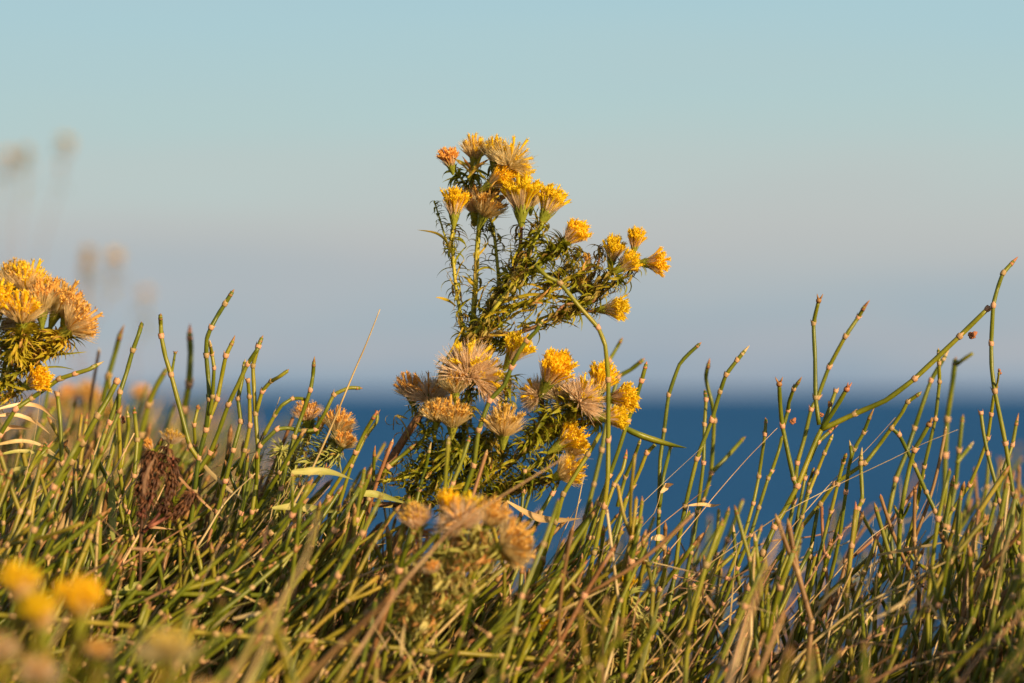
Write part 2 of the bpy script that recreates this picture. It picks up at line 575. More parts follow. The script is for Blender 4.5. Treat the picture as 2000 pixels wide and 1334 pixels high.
#                      --- right-hand side
T('slender green shoot with bowed top just right of the flowering plant, over the sea', 0.012, 4.4,
  [([(1366, 672), (1327, 712, 0), (1306, 772), (1297, 841), (1289, 900, 0), (1287, 1000), (1283, 1090), (1262, 1190)], 1, 'red'),
   ([(1310, 872), (1296, 930, 0), (1288, 990)], 0.95, 'cut')])
T('tall jointed green shoot with kinked top crossing a paler twin over the sea', 0, 4.6,
  [([(1454, 686), (1439, 704), (1418, 732), (1406, 766), (1390, 821), (1361, 896), (1338, 990), (1325, 1060, 0), (1317, 1127), (1303, 1200)], 1, 'red')])
T('softly blurred green shoot with a side twig reaching right behind the kinked one', 0.07, 4.6,
  [([(1384, 710), (1379, 740, 0), (1391, 789, 0), (1395, 822), (1389, 924), (1374, 977), (1362, 1007), (1342, 1122), (1330, 1200)], 1, 'red'),
   ([(1452, 856), (1420, 892, 0), (1389, 924)], 1.0, 'red')])
T('straight thin green shoot standing close against the kinked shoot', 0.03, 4.2,
  [([(1377, 764), (1379, 781), (1376, 830), (1374, 905), (1362, 1000), (1350, 1080)], 1, 'red')])
T('short upright green shoot alone between the kinked pair and the forked shoots', 0.005, 4,
  [([(1496, 819), (1494, 849), (1482, 931), (1471, 984), (1452, 1050), (1420, 1130)], 1, 'red')])
T('thin green shoot with pointed red tip directly below the V-shaped fork', -0.005, 4,
  [([(1527, 854), (1521, 880, 0), (1507, 921), (1500, 935), (1482, 992), (1466, 1045), (1440, 1110)], 1, 'red')])
T('large branching green shoot whose longest arm slants up right above the sea', 0, 6.0,
  [([(1604, 839), (1588, 873, 0), (1557, 950), (1535, 991, 0), (1512, 1030), (1490, 1080), (1462, 1150), (1437, 1215)], 1.0, None),
   ([(1929, 603), (1874, 657), (1786, 740), (1730, 782, 0), (1668, 809), (1604, 839)], 0.92, 'cut'),
   ([(1653, 761), (1635, 792, 0), (1604, 839)], 0.85, 'fork'),
   ([(1632, 764), (1621, 795, 0), (1606, 835)], 0.75, 'cut'),
   ([(1599, 588), (1589, 632), (1592, 700, 0), (1593, 777), (1600, 830)], 0.78, 'fork'),
   ([(1625, 839), (1597, 864), (1580, 900)], 0.75, 'red'),
   ([(1522, 751), (1524, 790, 0), (1528, 832), (1550, 935), (1557, 950)], 0.82, 'fork'),
   ([(1561, 744), (1550, 760), (1541, 785, 0), (1539, 802), (1530, 832)], 0.68, 'red')],
  buds=[(1542, 826, 7, (1, 0, 0.3)), (1621, 796, 6, (0.2, 0, 1)), (1609, 812, 5, (-1, 0, 0.2)), (1890, 656, 9, (1, 0, 0)), (1666, 808, 4, (1, 0, 0))], lean=0.5)
T('tall green shoot with straight slanting top behind the large branching one', 0.03, 4.6,
  [([(1689, 598), (1676, 620), (1651, 657), (1619, 717), (1597, 776), (1584, 800), (1570, 860, 0), (1557, 905), (1550, 980), (1530, 1080)], 1, 'red')])
T('thin green shoot with long red tip right of the thick branching stem', -0.004, 4,
  [([(1625, 852), (1610, 886), (1595, 924), (1580, 961), (1566, 1010), (1545, 1070), (1520, 1130)], 1, 'red')])
T('small green shoot tucked against the thick branching stem', 0.01, 3.6,
  [([(1589, 916), (1580, 945), (1570, 990), (1552, 1050)], 1, 'red'),
   ([(1576, 905), (1572, 935), (1562, 985, 0), (1552, 1040)], 1, 'cut')])
T('wavy green shoot with a short twin tip under the long slanting arm', 0, 4.2,
  [([(1700, 811), (1687, 845), (1668, 878), (1658, 910, 0), (1652, 962), (1640, 1049), (1616, 1154), (1592, 1225)], 1, 'red'),
   ([(1661, 871), (1663, 888, 0), (1660, 905)], 0.9, 'red')])
T('green shoot with red-tipped top left of the wavy one under the slanting arm', -0.006, 4.2,
  [([(1652, 888), (1647, 903), (1636, 946), (1623, 1000), (1593, 1111), (1576, 1180)], 1, 'red')])
T('upright green shoot with a pale swollen joint halfway, right of the wavy one', -0.01, 4.6,
  [([(1682, 888), (1681, 905), (1684, 965, 0), (1683, 980), (1676, 994), (1667, 1050, 0), (1657, 1118), (1646, 1180), (1638, 1240)], 1, 'red')])
T('long green shoot leaning right with a drooping side branch beyond it', 0.012, 4.6,
  [([(1797, 768), (1773, 785), (1762, 806, 0), (1741, 836), (1715, 872, 0), (1689, 905), (1629, 946), (1602, 984), (1565, 1030), (1505, 1110)], 1, 'red'),
   ([(1741, 836), (1756, 849), (1772, 880, 0), (1786, 909), (1809, 961), (1827, 999), (1846, 1040), (1856, 1085)], 0.95, None)], lean=0.6)
T('thick upright green stem with a dry fraying tip and paired twigs at its joint', -0.012, 5.2,
  [([(1814, 830), (1800, 855, 0), (1786, 879), (1777, 910, 0), (1764, 975, 0), (1758, 1017), (1755, 1090, 0), (1754, 1157), (1750, 1235), (1749, 1300)], 1, 'fork'),
   ([(1747, 989), (1758, 1017)], 0.6, 'red'), ([(1777, 983), (1768, 1003, 0), (1758, 1017)], 0.6, 'red'),
   ([(1719, 1069), (1732, 1105, 0), (1746, 1142)], 0.85, 'red')], lean=0.05)
T('out-of-focus green shoot slanting up behind the thick upright stem', 0.06, 5,
  [([(1846, 695), (1818, 744), (1800, 795, 0), (1786, 837), (1768, 890, 0), (1749, 937), (1735, 1007), (1722, 1100)], 1, 'red')])
T('thin straight green shoot crossing the slanting arm near its middle', 0.02, 4.2,
  [([(1833, 684), (1834, 710), (1835, 746), (1827, 819), (1805, 912), (1790, 991), (1770, 1070), (1756, 1150)], 1, 'red')])
T('blurred green shoot topped by a dark spread leaf left of the tallest shoot', 0.13, 6,
  [([(1866, 702), (1861, 745, 0), (1850, 819), (1846, 890), (1846, 990), (1842, 1090)], 1, 'red'),
   ([(1900, 690), (1882, 702, 0), (1868, 712)], 0.7, None)])
T('tallest green shoot at the far right, curved top high against the sky', 0, 4.8,
  [([(1979, 511), (1959, 534), (1948, 565, 0), (1940, 597), (1936, 672), (1937, 720, 0), (1943, 764), (1964, 867), (1979, 965), (1998, 1010), (2015, 1060), (2022, 1130)], 1, 'red'),
   ([(1951, 728), (1948, 748, 0), (1944, 762)], 0.5, None)],
  buds=[(1951, 731, 6, (0.2, 0, 1)), (1946, 757, 4, (0.4, 0, 1))], lean=0.1)
T('green shoot slanting down left from beneath the tallest shoot', 0.01, 4,
  [([(1941, 772), (1936, 810), (1929, 856), (1912, 905, 0), (1893, 948), (1861, 995), (1835, 1037), (1806, 1062, 0), (1775, 1085)], 1, None)], lean=0.7)
T('green shoot with a pale blunt top crossing in front of the tallest one', -0.008, 4.4,
  [([(1916, 807), (1921, 845, 0), (1929, 886), (1942, 935, 0), (1953, 980), (1966, 1025, 0), (1989, 1086), (2010, 1130)], 1, 'cut')], lean=-0.1)
T('long bent green shoot along the right edge leaning over the corner', -0.012, 4.6,
  [([(2004, 1010), (1989, 1060), (1972, 1096), (1955, 1140, 0), (1947, 1189), (1935, 1250, 0), (1921, 1306)], 1, None),
   ([(2000, 985), (1986, 1040), (1972, 1096)], 0.8, 'red')], lean=0.2)
T('jointed shoot carrying a rust-red dead segment near the right edge', -0.006, 4.4,
  [([(1955, 1064), (1947, 1085, 0), (1938, 1116), (1934, 1176), (1925, 1227), (1905, 1290)], 1, 'fork'),
   ([(1934, 1176), (1930, 1200, 0), (1925, 1225)], 1.15, 'red')])
T('arched green shoot branching left from the lower right thicket', 0.0, 4.2,
  [([(1775, 1079), (1790, 1100), (1808, 1110), (1835, 1130, 0), (1852, 1150), (1850, 1190), (1838, 1260), (1830, 1310)], 1, 'fork')], lean=0.1)
T('long green shoot lying nearly flat along the bottom edge', -0.02, 4.6,
  [([(1831, 1313), (1775, 1320), (1720, 1320, 0), (1659, 1315), (1610, 1300, 0), (1571, 1283), (1560, 1300, 0), (1545, 1330)], 1, None),
   ([(1601, 1262), (1588, 1272, 0), (1571, 1283)], 0.9, 'red')], lean=0.3)
T('short shoot with an orange-red upper segment low in the thicket', -0.01, 4.4,
  [([(1559, 1161), (1564, 1190, 0), (1569, 1219), (1576, 1262), (1589, 1315)], 1, 'red')], lean=-0.1)
T('green shoot with forked tip rising from the lower middle right', -0.008, 4,
  [([(1621, 1064), (1614, 1085), (1610, 1112), (1594, 1160, 0), (1576, 1210), (1560, 1260)], 1, 'fork')])
T('bowed green shoot at the right edge with a pale joint', 0.03, 4.4,
  [([(1986, 822), (1977, 870), (1958, 925), (1943, 985), (1925, 1050), (1912, 1120)], 1, 'red')])
T('blurred green shoot beyond the right edge shoots', 0.1, 5,
  [([(1880, 815), (1873, 880), (1866, 950), (1850, 1030), (1842, 1110)], 1, 'red'),
   ([(1896, 870), (1880, 890, 0), (1868, 905)], 0.9, 'red')])
#                      --- left-hand side
T('tall green shoot with S-bent top left of the long straw', 0, 5.0,
  [([(454, 570), (439, 594), (424, 618, 0), (412, 640), (404, 662, 0), (403, 695), (407, 740, 0), (409, 780), (402, 840), (388, 895), (380, 960), (372, 1030)], 1, 'red'),
   ([(410, 671), (414, 692), (418, 719), (415, 775), (409, 810)], 0.8, 'red'),
   ([(455, 666), (441, 695), (432, 740, 0), (424, 780), (410, 815), (398, 855)], 0.95, 'red'),
   ([(313, 616), (314, 635, 0), (315, 657), (323, 697, 0), (334, 732), (352, 800, 0), (371, 872), (388, 897)], 1.0, 'red'),
   ([(342, 690), (339, 708, 0), (335, 732)], 0.6, 'fork')],
  buds=[], lean=0.15)
T('dark green shoot with red tip slanting up near the left bloom', -0.003, 5,
  [([(277, 632), (270, 655, 0), (259, 685), (247, 728, 0), (234, 767), (214, 825), (199, 857), (175, 930), (140, 1000)], 1, 'red')], lean=0.5)
T('thick blunt-ended green shoot leaning under the left bloom', -0.008, 6.2,
  [([(228, 745), (210, 780, 0), (190, 813), (161, 865), (139, 902), (100, 970), (60, 1030)], 1, 'cut')], lean=0.7)
T('upright green shoot below the slanting one with joints at even spacing', 0.002, 4.6,
  [([(234, 770), (231, 812), (234, 870, 0), (234, 921), (245, 990), (259, 1052), (262, 1120)], 1, None),
   ([(249, 807), (251, 840, 0), (243, 880), (236, 915)], 0.9, 'red')], lean=0.1)
T('dark curved shoot with red end stretching right from under the left bloom', -0.01, 5,
  [([(189, 713), (172, 722, 0), (146, 730), (116, 740), (85, 762, 0), (61, 778), (30, 800), (0, 850), (-20, 920)], 1, 'red')], lean=0.3)
T('branched green shoot whose top meets a twin at a red tip', 0.004, 5,
  [([(511, 660), (504, 678), (494, 715), (496, 760, 0), (499, 809), (503, 870, 0), (502, 932), (492, 1000)], 0.95, 'red'),
   ([(504, 680), (483, 712), (465, 750, 0), (446, 790), (428, 840, 0), (410, 885), (380, 930)], 0.95, None),
   ([(562, 724), (545, 736, 0), (529, 745), (512, 765), (501, 805)], 0.85, 'red')], lean=0.2)
T('green shoot with pale joints standing between two taller ones left of the straw', 0.012, 4.8,
  [([(478, 707), (472, 745, 0), (465, 779), (470, 824), (455, 880), (440, 940), (424, 1000)], 1, 'red'),
   ([(484, 743), (487, 775), (488, 831), (478, 880), (462, 930)], 0.9, 'cut')], lean=0.3)
T('green shoot rising with straight top beside the long straw', 0.0, 4.6,
  [([(613, 707), (611, 735, 0), (606, 762), (590, 810, 0), (574, 854), (560, 905), (549, 955), (530, 1020)], 1, 'red')], lean=0.4)
T('curling green shoot that bends over toward the straw', 0.004, 4.4,
  [([(703, 758), (680, 758, 0), (652, 771), (635, 805, 0), (615, 839), (592, 842), (562, 836, 0), (540, 839), (508, 871), (490, 930)], 1, 'red'),
   ([(602, 782), (585, 778, 0), (570, 779), (550, 792, 0), (536, 812), (515, 850)], 0.9, None)], lean=0.2)
T('pair of hooked green shoots right of the small pale seed heads', 0.0, 4.4,
  [([(732, 811), (712, 845, 0), (694, 884), (670, 925, 0), (641, 970), (610, 1030)], 1, 'red'),
   ([(737, 806), (735, 825, 0), (714, 852), (686, 910), (660, 992), (640, 1050)], 0.9, 'cut')], lean=0.5)
T('slender green shoot just left of the main flower stem, low', 0.0, 4,
  [([(731, 883), (730, 915, 0), (728, 945), (715, 1000), (700, 1050)], 1, 'red')], lean=0.3)
T('blurred tall green shoot with rosy top behind the S-bent shoot', 0.17, 7,
  [([(370, 650), (372, 690, 0), (369, 750), (360, 800), (358, 860), (350, 950)], 1, 'red')], lean=0.1)
T('blurred shoot with pale top between the left bloom and the dark slanting shoot', 0.15, 6,
  [([(235, 652), (225, 690, 0), (212, 735), (200, 790), (190, 850), (180, 930)], 1, 'red')], lean=0.2)
T('blurred green shoot leaning left of the S-bent one in the back', 0.13, 6,
  [([(325, 722), (305, 755, 0), (290, 790), (275, 850), (262, 930)], 1, 'red')], lean=0.2)
T('dark bent green shoot at the left, bottom end in shade', 0.01, 5,
  [([(112, 770), (118, 830, 0), (121, 905), (135, 960), (142, 990), (150, 1060)], 1, 'cut')], lean=0.05)
T('tan-jointed green shoot slanting behind the brown withered plant', 0.004, 4.8,
  [([(262, 800), (268, 860), (262, 930), (250, 1000), (238, 1060)], 1, 'red'),
   ([(386, 800), (379, 830), (382, 870), (390, 897)], 0.8, None)], buds=[(384, 805, 7, (0.2, 0, 1)), (241, 825, 6, (0, 0, 1))], lean=0.2)
#                      --- centre
T('hanging green shoot that bends over the upper bloom and drops past the lower one', -0.03, 5.0,
  [([(1046, 518), (1068, 540, 0), (1094, 553), (1130, 597, 0), (1168, 640), (1182, 675, 0), (1188, 742), (1188, 790, 0), (1188, 860), (1187, 930, 0), (1180, 990), (1160, 1080)], 1, None)], lean=0.3)
T('dark green shoot crossing in front between the two halves of the bloom', -0.03, 5,
  [([(1058, 628), (1046, 648, 0), (1028, 666), (1012, 690, 0), (999, 717), (985, 752, 0), (956, 783), (935, 840), (925, 910), (900, 980)], 1, 'red')], lean=0.4)
T('green shoot with dark red tip right of the lower bloom, over the sea', -0.006, 4.8,
  [([(1262, 711), (1253, 744), (1240, 785, 0), (1226, 823), (1208, 880, 0), (1190, 930), (1170, 985), (1150, 1050)], 1, 'red')], lean=0.4)
T('slanting green shoot touching the lowest yellow heads of the bloom', -0.015, 4.8,
  [([(1172, 847), (1160, 868, 0), (1148, 888), (1125, 925, 0), (1100, 966), (1085, 1020), (1060, 1090)], 1, None)], lean=0.5)
T('blurred green shoot with rosy tip peeking out right of the lower bloom', 0.08, 5,
  [([(1256, 703), (1232, 722, 0), (1207, 737), (1190, 800), (1175, 880)], 1, 'red'), ([(1214, 663), (1203, 682, 0), (1190, 705), (1182, 760)], 0.8, 'red')], lean=0.3)
T('pair of short green shoots below the hanging pod, tips over the sea', 0.01, 4.4,
  [([(1280, 868), (1263, 885), (1250, 918, 0), (1235, 951), (1214, 1000), (1190, 1060)], 1, None),
   ([(1250, 861), (1238, 895, 0), (1221, 933), (1206, 990)], 0.9, 'red')], lean=0.4)
T('green shoot with dark tip just left of the paired short ones', -0.004, 4.4,
  [([(1223, 888), (1215, 920, 0), (1199, 948), (1180, 1000), (1160, 1050), (1135, 1110)], 1, 'red')], lean=0.5)
T('green shoot with tan tip left of the lower bloom, crossing the woody stem', -0.01, 4.4,
  [([(807, 871), (785, 890, 0), (758, 912), (740, 936), (720, 975), (695, 1030)], 1, 'red')], lean=0.6)
T('thin green shoot standing before the left foot of the bloom', -0.015, 4.2,
  [([(839, 876), (830, 920, 0), (819, 957), (805, 1020)], 1, 'red')], lean=0.3)
T('straight green shoot in front of the shaded heads of the bloom', -0.09, 4.8,
  [([(876, 858), (872, 910, 0), (868, 965), (860, 1030), (845, 1100)], 1, 'red')], lean=0.2)
T('slanting green shoot right of the straight one before the shaded heads', -0.05, 4.4,
  [([(917, 855), (904, 895, 0), (884, 945), (870, 1000)], 1, 'red')], lean=0.4)
T('short green shoot upright beneath the middle of the bloom', -0.01, 4,
  [([(1025, 921), (1022, 960), (1018, 1005), (1005, 1060)], 1, 'cut'), ([(1040, 930), (1036, 960, 0), (1022, 1005)], 0.8, None)], lean=0.3)
T('green shoot leaning right under the lowest yellow head', -0.012, 4.6,
  [([(1090, 942), (1078, 965), (1055, 1003), (1035, 1050), (1015, 1100)], 1, 'red')], lean=0.5)

# prototypes for the rest of the thicket: shapes shared between copies
def proto_shoot(H, seed, branches):
    r = random.Random(seed)
    mat = M[('shoot', 'shoot', 'shootg', 'shoot', 'shootg', 'shoot', 'shootr')[seed % 7]]
    pts, p, dr = [Vector((0, 0, 0))], Vector((0, 0, 0)), Vector((0, 0, 1))
    while p.z < H:
        s = r.uniform(0.014, 0.03)
        dr = (dr + Vector((r.uniform(-0.18, 0.18), r.uniform(-0.2, 0.2), 0.15))).normalized()
        p = p + dr * s
        pts.append(p.copy())
    parts = []
    mb = MB(); rad = 0.0012
    sp = smooth_path(pts, 2)
    mb.tube(sp, [rad * (1.15 - 0.35 * i / len(sp)) for i in range(len(sp))], 6)
    parts.append(('stem', mb.build('stem', mat, mesh_only=True), Matrix()))
    for i in range(1, len(pts) - 1):
        if pts[i].z < 0.03: continue
        parts.append(('node', r.choice(NODES), align(pts[i], pts[i + 1] - pts[i - 1], rad * r.uniform(0.9, 1.15), r.uniform(0, 3))))
    ax = pts[-1] - pts[-2]
    parts.append(('tip', FORK if r.random() < 0.25 else r.choice(TIPS), align(pts[-1] - ax.normalized() * rad, ax, rad * 0.75)))
    for b in range(branches):
        i = r.randint(len(pts) // 2, len(pts) - 2)
        a = r.uniform(0, 6.28)
        q = pts[i]; bd = (dr + Vector((math.cos(a) * 0.6, math.sin(a) * 0.6, 0))).normalized()
        bl = [Vector((0, 0, 0))]
        for k in range(r.randint(1, 3)):
            bl.append(bl[-1] + bd * r.uniform(0.012, 0.024)); bd = (bd + Vector((0, 0, 0.3))).normalized()
        mb = MB(); mb.tube(smooth_path(bl, 2), rad * 0.8, 6)
        parts.append(('branch', mb.build('branch', mat, mesh_only=True), Matrix.Translation(q)))
        ax = bl[-1] - bl[-2]
        parts.append(('tip', r.choice(TIPS), align(q + bl[-1] - ax.normalized() * rad, ax, rad * 0.75)))
    return max(pt.z for pt in pts), pts[-1], parts


PROTO = [proto_shoot(0.07 + 0.013 * (i // 2), 100 + i, i % 3) for i in range(26)]


def interp(tab, x):
    if x <= tab[0][0]: return tab[0][1]
    for (a, b), (c, d) in zip(tab, tab[1:]):
        if x <= c: return b + (d - b) * (x - a) / (c - a)
    return tab[-1][1]


SK_MID = [(0, 860), (130, 820), (330, 800), (470, 790), (600, 830), (700, 910), (800, 970), (1000, 1000), (1150, 960),
          (1350, 985), (1500, 990), (1700, 960), (1850, 920), (2000, 890)]
SK_BACK = [(0, 760), (150, 735), (300, 750), (420, 830), (500, 920), (650, 1090), (800, 1150), (1100, 1130), (1300, 1090),
           (1420, 960), (1500, 990), (1600, 985), (1700, 900), (1800, 860), (2000, 850)]
SK_FRONT = [(0, 1130), (300, 1150), (600, 1090), (1000, 1110), (1500, 1180), (2000, 1230)]


def skyline(px, d):
    if d < -0.12: return interp(SK_FRONT, px)
    if d < 0.12: return interp(SK_MID, px)
    return interp(SK_BACK, px)


def lean_at(px, r):
    """how far a shoot leans to the right, in radians"""
    l = interp([(0, 0.5), (600, 0.55), (1000, 0.65), (1400, 0.45), (1700, 0.22), (2000, 0.18)], px)
    return r.gauss(l, 0.26)


def plan(r, d, pw=1.0, x0=-60, x1=2060, deep=1.0):
    """top point, foot point and length of one upright growing thing"""
    px = r.uniform(x0, x1)
    sk = skyline(px, d)
    py = sk + (r.random() ** pw) * (1400 - sk) * deep
    top = P(px, py, d)
    a = lean_at(px, r) * (0.55 + 0.65 * min(1, max(0, (py - sk) / 300)))
    b = r.gauss(0, 0.15)
    dv = Vector((math.sin(a), math.sin(b), math.cos(a))).normalized()
    p = top.copy()
    for _ in range(60):
        if p.z <= ground(p.x, p.y) - 0.002: break
        p -= dv * 0.006
    return top, p, dv


ZONES = [(330, 'under and beside the bloom cut by the left edge', 'at the left edge'),
         (640, 'between the brown withered plant and the long straw', 'left of the straw'),
         (1120, 'in the tangle beneath the tall bloom', 'beneath the tall bloom'),
         (1480, 'between the tall bloom and the V-shaped fork', 'right of the bloom'),
         (1760, 'below the long slanting green arm', 'below the slanting arm'),
         (9999, 'around the foot of the tallest shoot at the right', 'at the right edge')]


def blocked(top, d):
    x, y = proj(top)
    return d < 0.012 and 215 < x < 560 and y < 1040 and y > 560


def grow_shoots(count):
    r = random.Random(5)
    made = 0
    while made < count:
        d = r.uniform(-0.13, 0.16)
        top, foot, dv = plan(r, d, 1.0)
        tx, ty = proj(top)
        if blocked(top, d): continue
        if 1150 < tx < 1990 and (r.random() < 0.25 or ty > skyline(tx, d) + 190): continue
        Ln = (top - foot).length
        if Ln < 0.05 or Ln > 0.3: continue
        cands = sorted(range(len(PROTO)), key=lambda i: abs(PROTO[i][1].length - Ln))[:4]
        H, tp, parts = PROTO[r.choice(cands)]
        s = Ln / tp.length
        if not 0.7 < s < 1.35: continue
        q = tp.rotation_difference(top - foot)
        zx = proj(top)[0]
        zone, gz = [(z, g) for lim, z, g in ZONES if zx < lim][0]
        br = any(nm == 'branch' for nm, _, _ in parts)
        root = empty('jointfir_shoot', foot, ('branched' if br else 'unbranched') + ' jointed green shoot ' + zone, 'stem', 'jointed green shoots ' + gz + (', branched' if br else ', unbranched'))
        root.rotation_mode = 'QUATERNION'
        spin = Quaternion(tp.normalized(), r.uniform(0, 6.28))
        root.rotation_quaternion = q @ spin
        root.scale = (s, s, s)
        zc = (1 + d / FD)
        for nm, me, mt in parts:
            inst(nm, me, root, mt)
        made += 1


grow_shoots(228)


def thicket():
    """uncountable rest of the jointed shoots, deep in the tangle, and unseen ones added to shade it"""
    r = random.Random(9)
    mb = MB()
    made = 0
    while made < 2300:
        u = r.random()
        if u < 0.03: d = r.uniform(-0.3, -0.13)
        elif u < 0.62: d = r.uniform(-0.08, 0.12)
        else: d = r.uniform(0.14, 0.75)
        pw = 0.75 if d < 0.14 else 1.0
        top, foot, dv = plan(r, d, pw)
        if blocked(top, d): continue
        low = made > 1300
        tx = proj(top)[0]
        if 1180 < tx < 1950 and r.random() < (0.97 if low else 0.78): continue
        if low and (d > 0.35 or d < -0.1 or proj(top)[1] < skyline(proj(top)[0], d) + (70 if proj(top)[0] < 700 else 130)): continue
        Ln = (top - foot).length
        if Ln < 0.03 or Ln > 0.4: continue
        if top.x > 0.03 and d > 0.14 and proj(top)[0] < 1650 and r.random() < 0.4: continue
        made += 1
        n = max(3, int(Ln / 0.022))
        bend = Vector((r.gauss(0, 0.012), r.gauss(0, 0.012), 0))
        pts = []
        for i in range(n + 1):
            t = i / n
            p = foot.lerp(top, t) + bend * (4 * t * (1 - t)) + Vector((r.gauss(0, 0.0012), r.gauss(0, 0.0012), 0)) * (0 if i in (0,) else 1)
            pts.append(p)
        rad = r.uniform(0.0009, 0.0014)
        mi = r.choice((0, 0, 0, 0, 0, 0, 4, 4, 4, 4, 5, 3))
        if mi == 3: rad *= 0.6
        mb.tube(pts, rad, 5, mi, cap=False)
        for i in range(1, n):
            ax = (pts[i + 1] - pts[i - 1]).normalized()
            mb.tube([pts[i] - ax * rad * 1.1, pts[i], pts[i] + ax * rad * 1.3], [rad * 1.02, rad * 1.27, rad * 1.02], 5, 1)
        ax = (pts[-1] - pts[-2]).normalized()
        mb.tube([pts[-1] - ax * rad * 2, pts[-1], pts[-1] + ax * rad * 2.5], [rad * 1.05, rad * 0.95, rad * 0.2], 5, 2)
        if r.random() < 0.5 and n > 3:
            i = r.randint(n // 2, n - 1)
            bd = (dv + Vector((r.uniform(-0.8, 0.8), r.uniform(-0.5, 0.5), 0))).normalized()
            e = pts[i] + bd * r.uniform(0.012, 0.035)
            mb.tube([pts[i], pts[i].lerp(e, 0.5) + Vector((0, 0, -0.001)), e], rad * 0.85, 5, mi, cap=False)
            mb.tube([e - bd * rad * 1, e, e + bd * rad * 2.5], [rad * 1.0, rad * 1.0, rad * 0.2], 5, 2)
    for k in range(2600):  # unseen shoots outside the frame, added to block low sun and darken the gaps
        if k % 5 < 3:
            x = r.uniform(0.12, 0.95); y = r.uniform(-0.42, 0.30)
        else:
            x = r.uniform(-0.35, 0.7); y = r.uniform(-0.62, -0.08)
        foot = Vector((x, y, ground(x, y)))
        h = r.uniform(0.07, 0.16)
        top = foot + Vector((h * r.gauss(0.4, 0.25), h * r.gauss(0, 0.2), h))
        px, py = proj(top)
        if -60 < px < 2140 and py < 1350 + 90 * r.random(): continue
        mid = foot.lerp(top, 0.5) + Vector((-0.004, 0, 0.002))
        rad = r.uniform(0.0009, 0.0013)
        mb.tube([foot, mid, top], rad, 5, r.choice((0, 0, 0, 4, 5)))
        for q in (0.45, 0.65, 0.85):
            c = foot.lerp(top, q); ax = (top - foot).normalized()
            mb.tube([c - ax * rad, c, c + ax * rad], [rad, rad * 1.3, rad], 5, 1)
    o = mb.build('jointfir_thicket', [M['shoot'], M['node'], M['tip'], M['straw'], M['shootg'], M['shootr']])
    tag(o, 'dense tangle of jointed green shoots filling the clifftop bank', 'thicket', kind='stuff')


thicket()


def blade_strip(mb, foot, top, w, r, m, droop=0.2, seg=6):
    v = top - foot
    side = Vector((r.uniform(-1, 1), r.uniform(-1, 1), 0.1)).normalized()
    bend = Vector((r.gauss(0.2, 0.5), r.gauss(0, 0.5), 0)) * v.length * droop
    pts, ws = [], []
    for i in range(seg + 1):
        t = i / seg
        pts.append(foot + v * t + bend * (t * t - t))
        ws.append(w * (0.7 + 0.5 * math.sin(math.pi * t)) * (1 - t ** 4) + 0.00004)
    mb.blade(pts, ws, side, m)


def grasses():
    r = random.Random(21)
    for name, mats, count, wmin, wmax, lab, cat in (
            ('green_grass', [M['blade'], M['paleleaf']], 1100, 0.0005, 0.0012, 'narrow green grass blades growing through the thicket', 'grass'),
            ('dry_grass', [M['straw'], M['strawr']], 520, 0.00018, 0.0006, 'thin dry tan grass stalks tangled through the thicket', 'dry grass')):
        mb = MB(); made = 0
        while made < count:
            u = r.random()
            d = r.uniform(-0.3, -0.1) if u < 0.03 else (r.uniform(-0.08, 0.12) if u < 0.6 else r.uniform(0.14, 0.8))
            top, foot, dv = plan(r, d, 0.6, deep=1.0)
            px, py = proj(top)
            if blocked(top, d): continue
            if name == 'dry_grass' and 1200 < px < 1950 and r.random() < 0.5: continue
            if name == 'green_grass':
                if px > 1200 and r.random() < 0.88: continue
                if py < skyline(px, d) + 45: continue
            Ln = (top - foot).length
            if Ln < 0.03 or Ln > 0.4: continue
            made += 1
            blade_strip(mb, foot, top, r.uniform(wmin, wmax), r, 0 if r.random() < 0.75 else 1, 0.35 if name == 'green_grass' else 0.15)
        # litter: short dry pieces lying and hanging between the stems
        if name == 'dry_grass':
            for _ in range(900):
                d = r.uniform(-0.15, 0.3)
                px = r.uniform(-40, 2040)
                lo = skyline(px, d) + 120
                py = lo + (1420 - lo) * r.random()
                c = P(px, py, d)
                if c.z < ground(c.x, c.y): continue
                dv = Vector((r.gauss(0.5, 0.5), r.gauss(0, 0.5), r.gauss(0.2, 0.5))).normalized()
                l = r.uniform(0.004, 0.028)
                blade_strip(mb, c - dv * l, c + dv * l, r.uniform(0.0003, 0.0009), r, r.choice((0, 1)), 0.3, 3)
        tag(mb.build(name, mats), lab, cat, kind='stuff')
    # short turf that covers the soil everywhere near
    mb = MB()
    for _ in range(6500):
        y = r.uniform(-0.9, 1.9) if r.random() < 0.8 else r.uniform(1.9, 5)
        hw = (0.2 * (y + FD)) + 0.25
        x = r.uniform(-hw, hw)
        g = ground(x, y)
        foot = Vector((x, y, g - 0.004))
        h = r.uniform(0.012, 0.035) if y < 0.3 else r.uniform(0.02, 0.09)
        if y < -0.25: h *= 0.8
        top = foot + Vector((r.gauss(0.3, 0.35) * h, r.gauss(0, 0.3) * h, h))
        blade_strip(mb, foot, top, r.uniform(0.0006, 0.0016), r, r.choice((0, 0, 0, 2, 1)), 0.4, 3)
    tag(mb.build('turf', [M['blade'], M['straw'], M['strawr']]), 'short tufted grass covering the soil of the headland', 'grass', kind='stuff')


grasses()


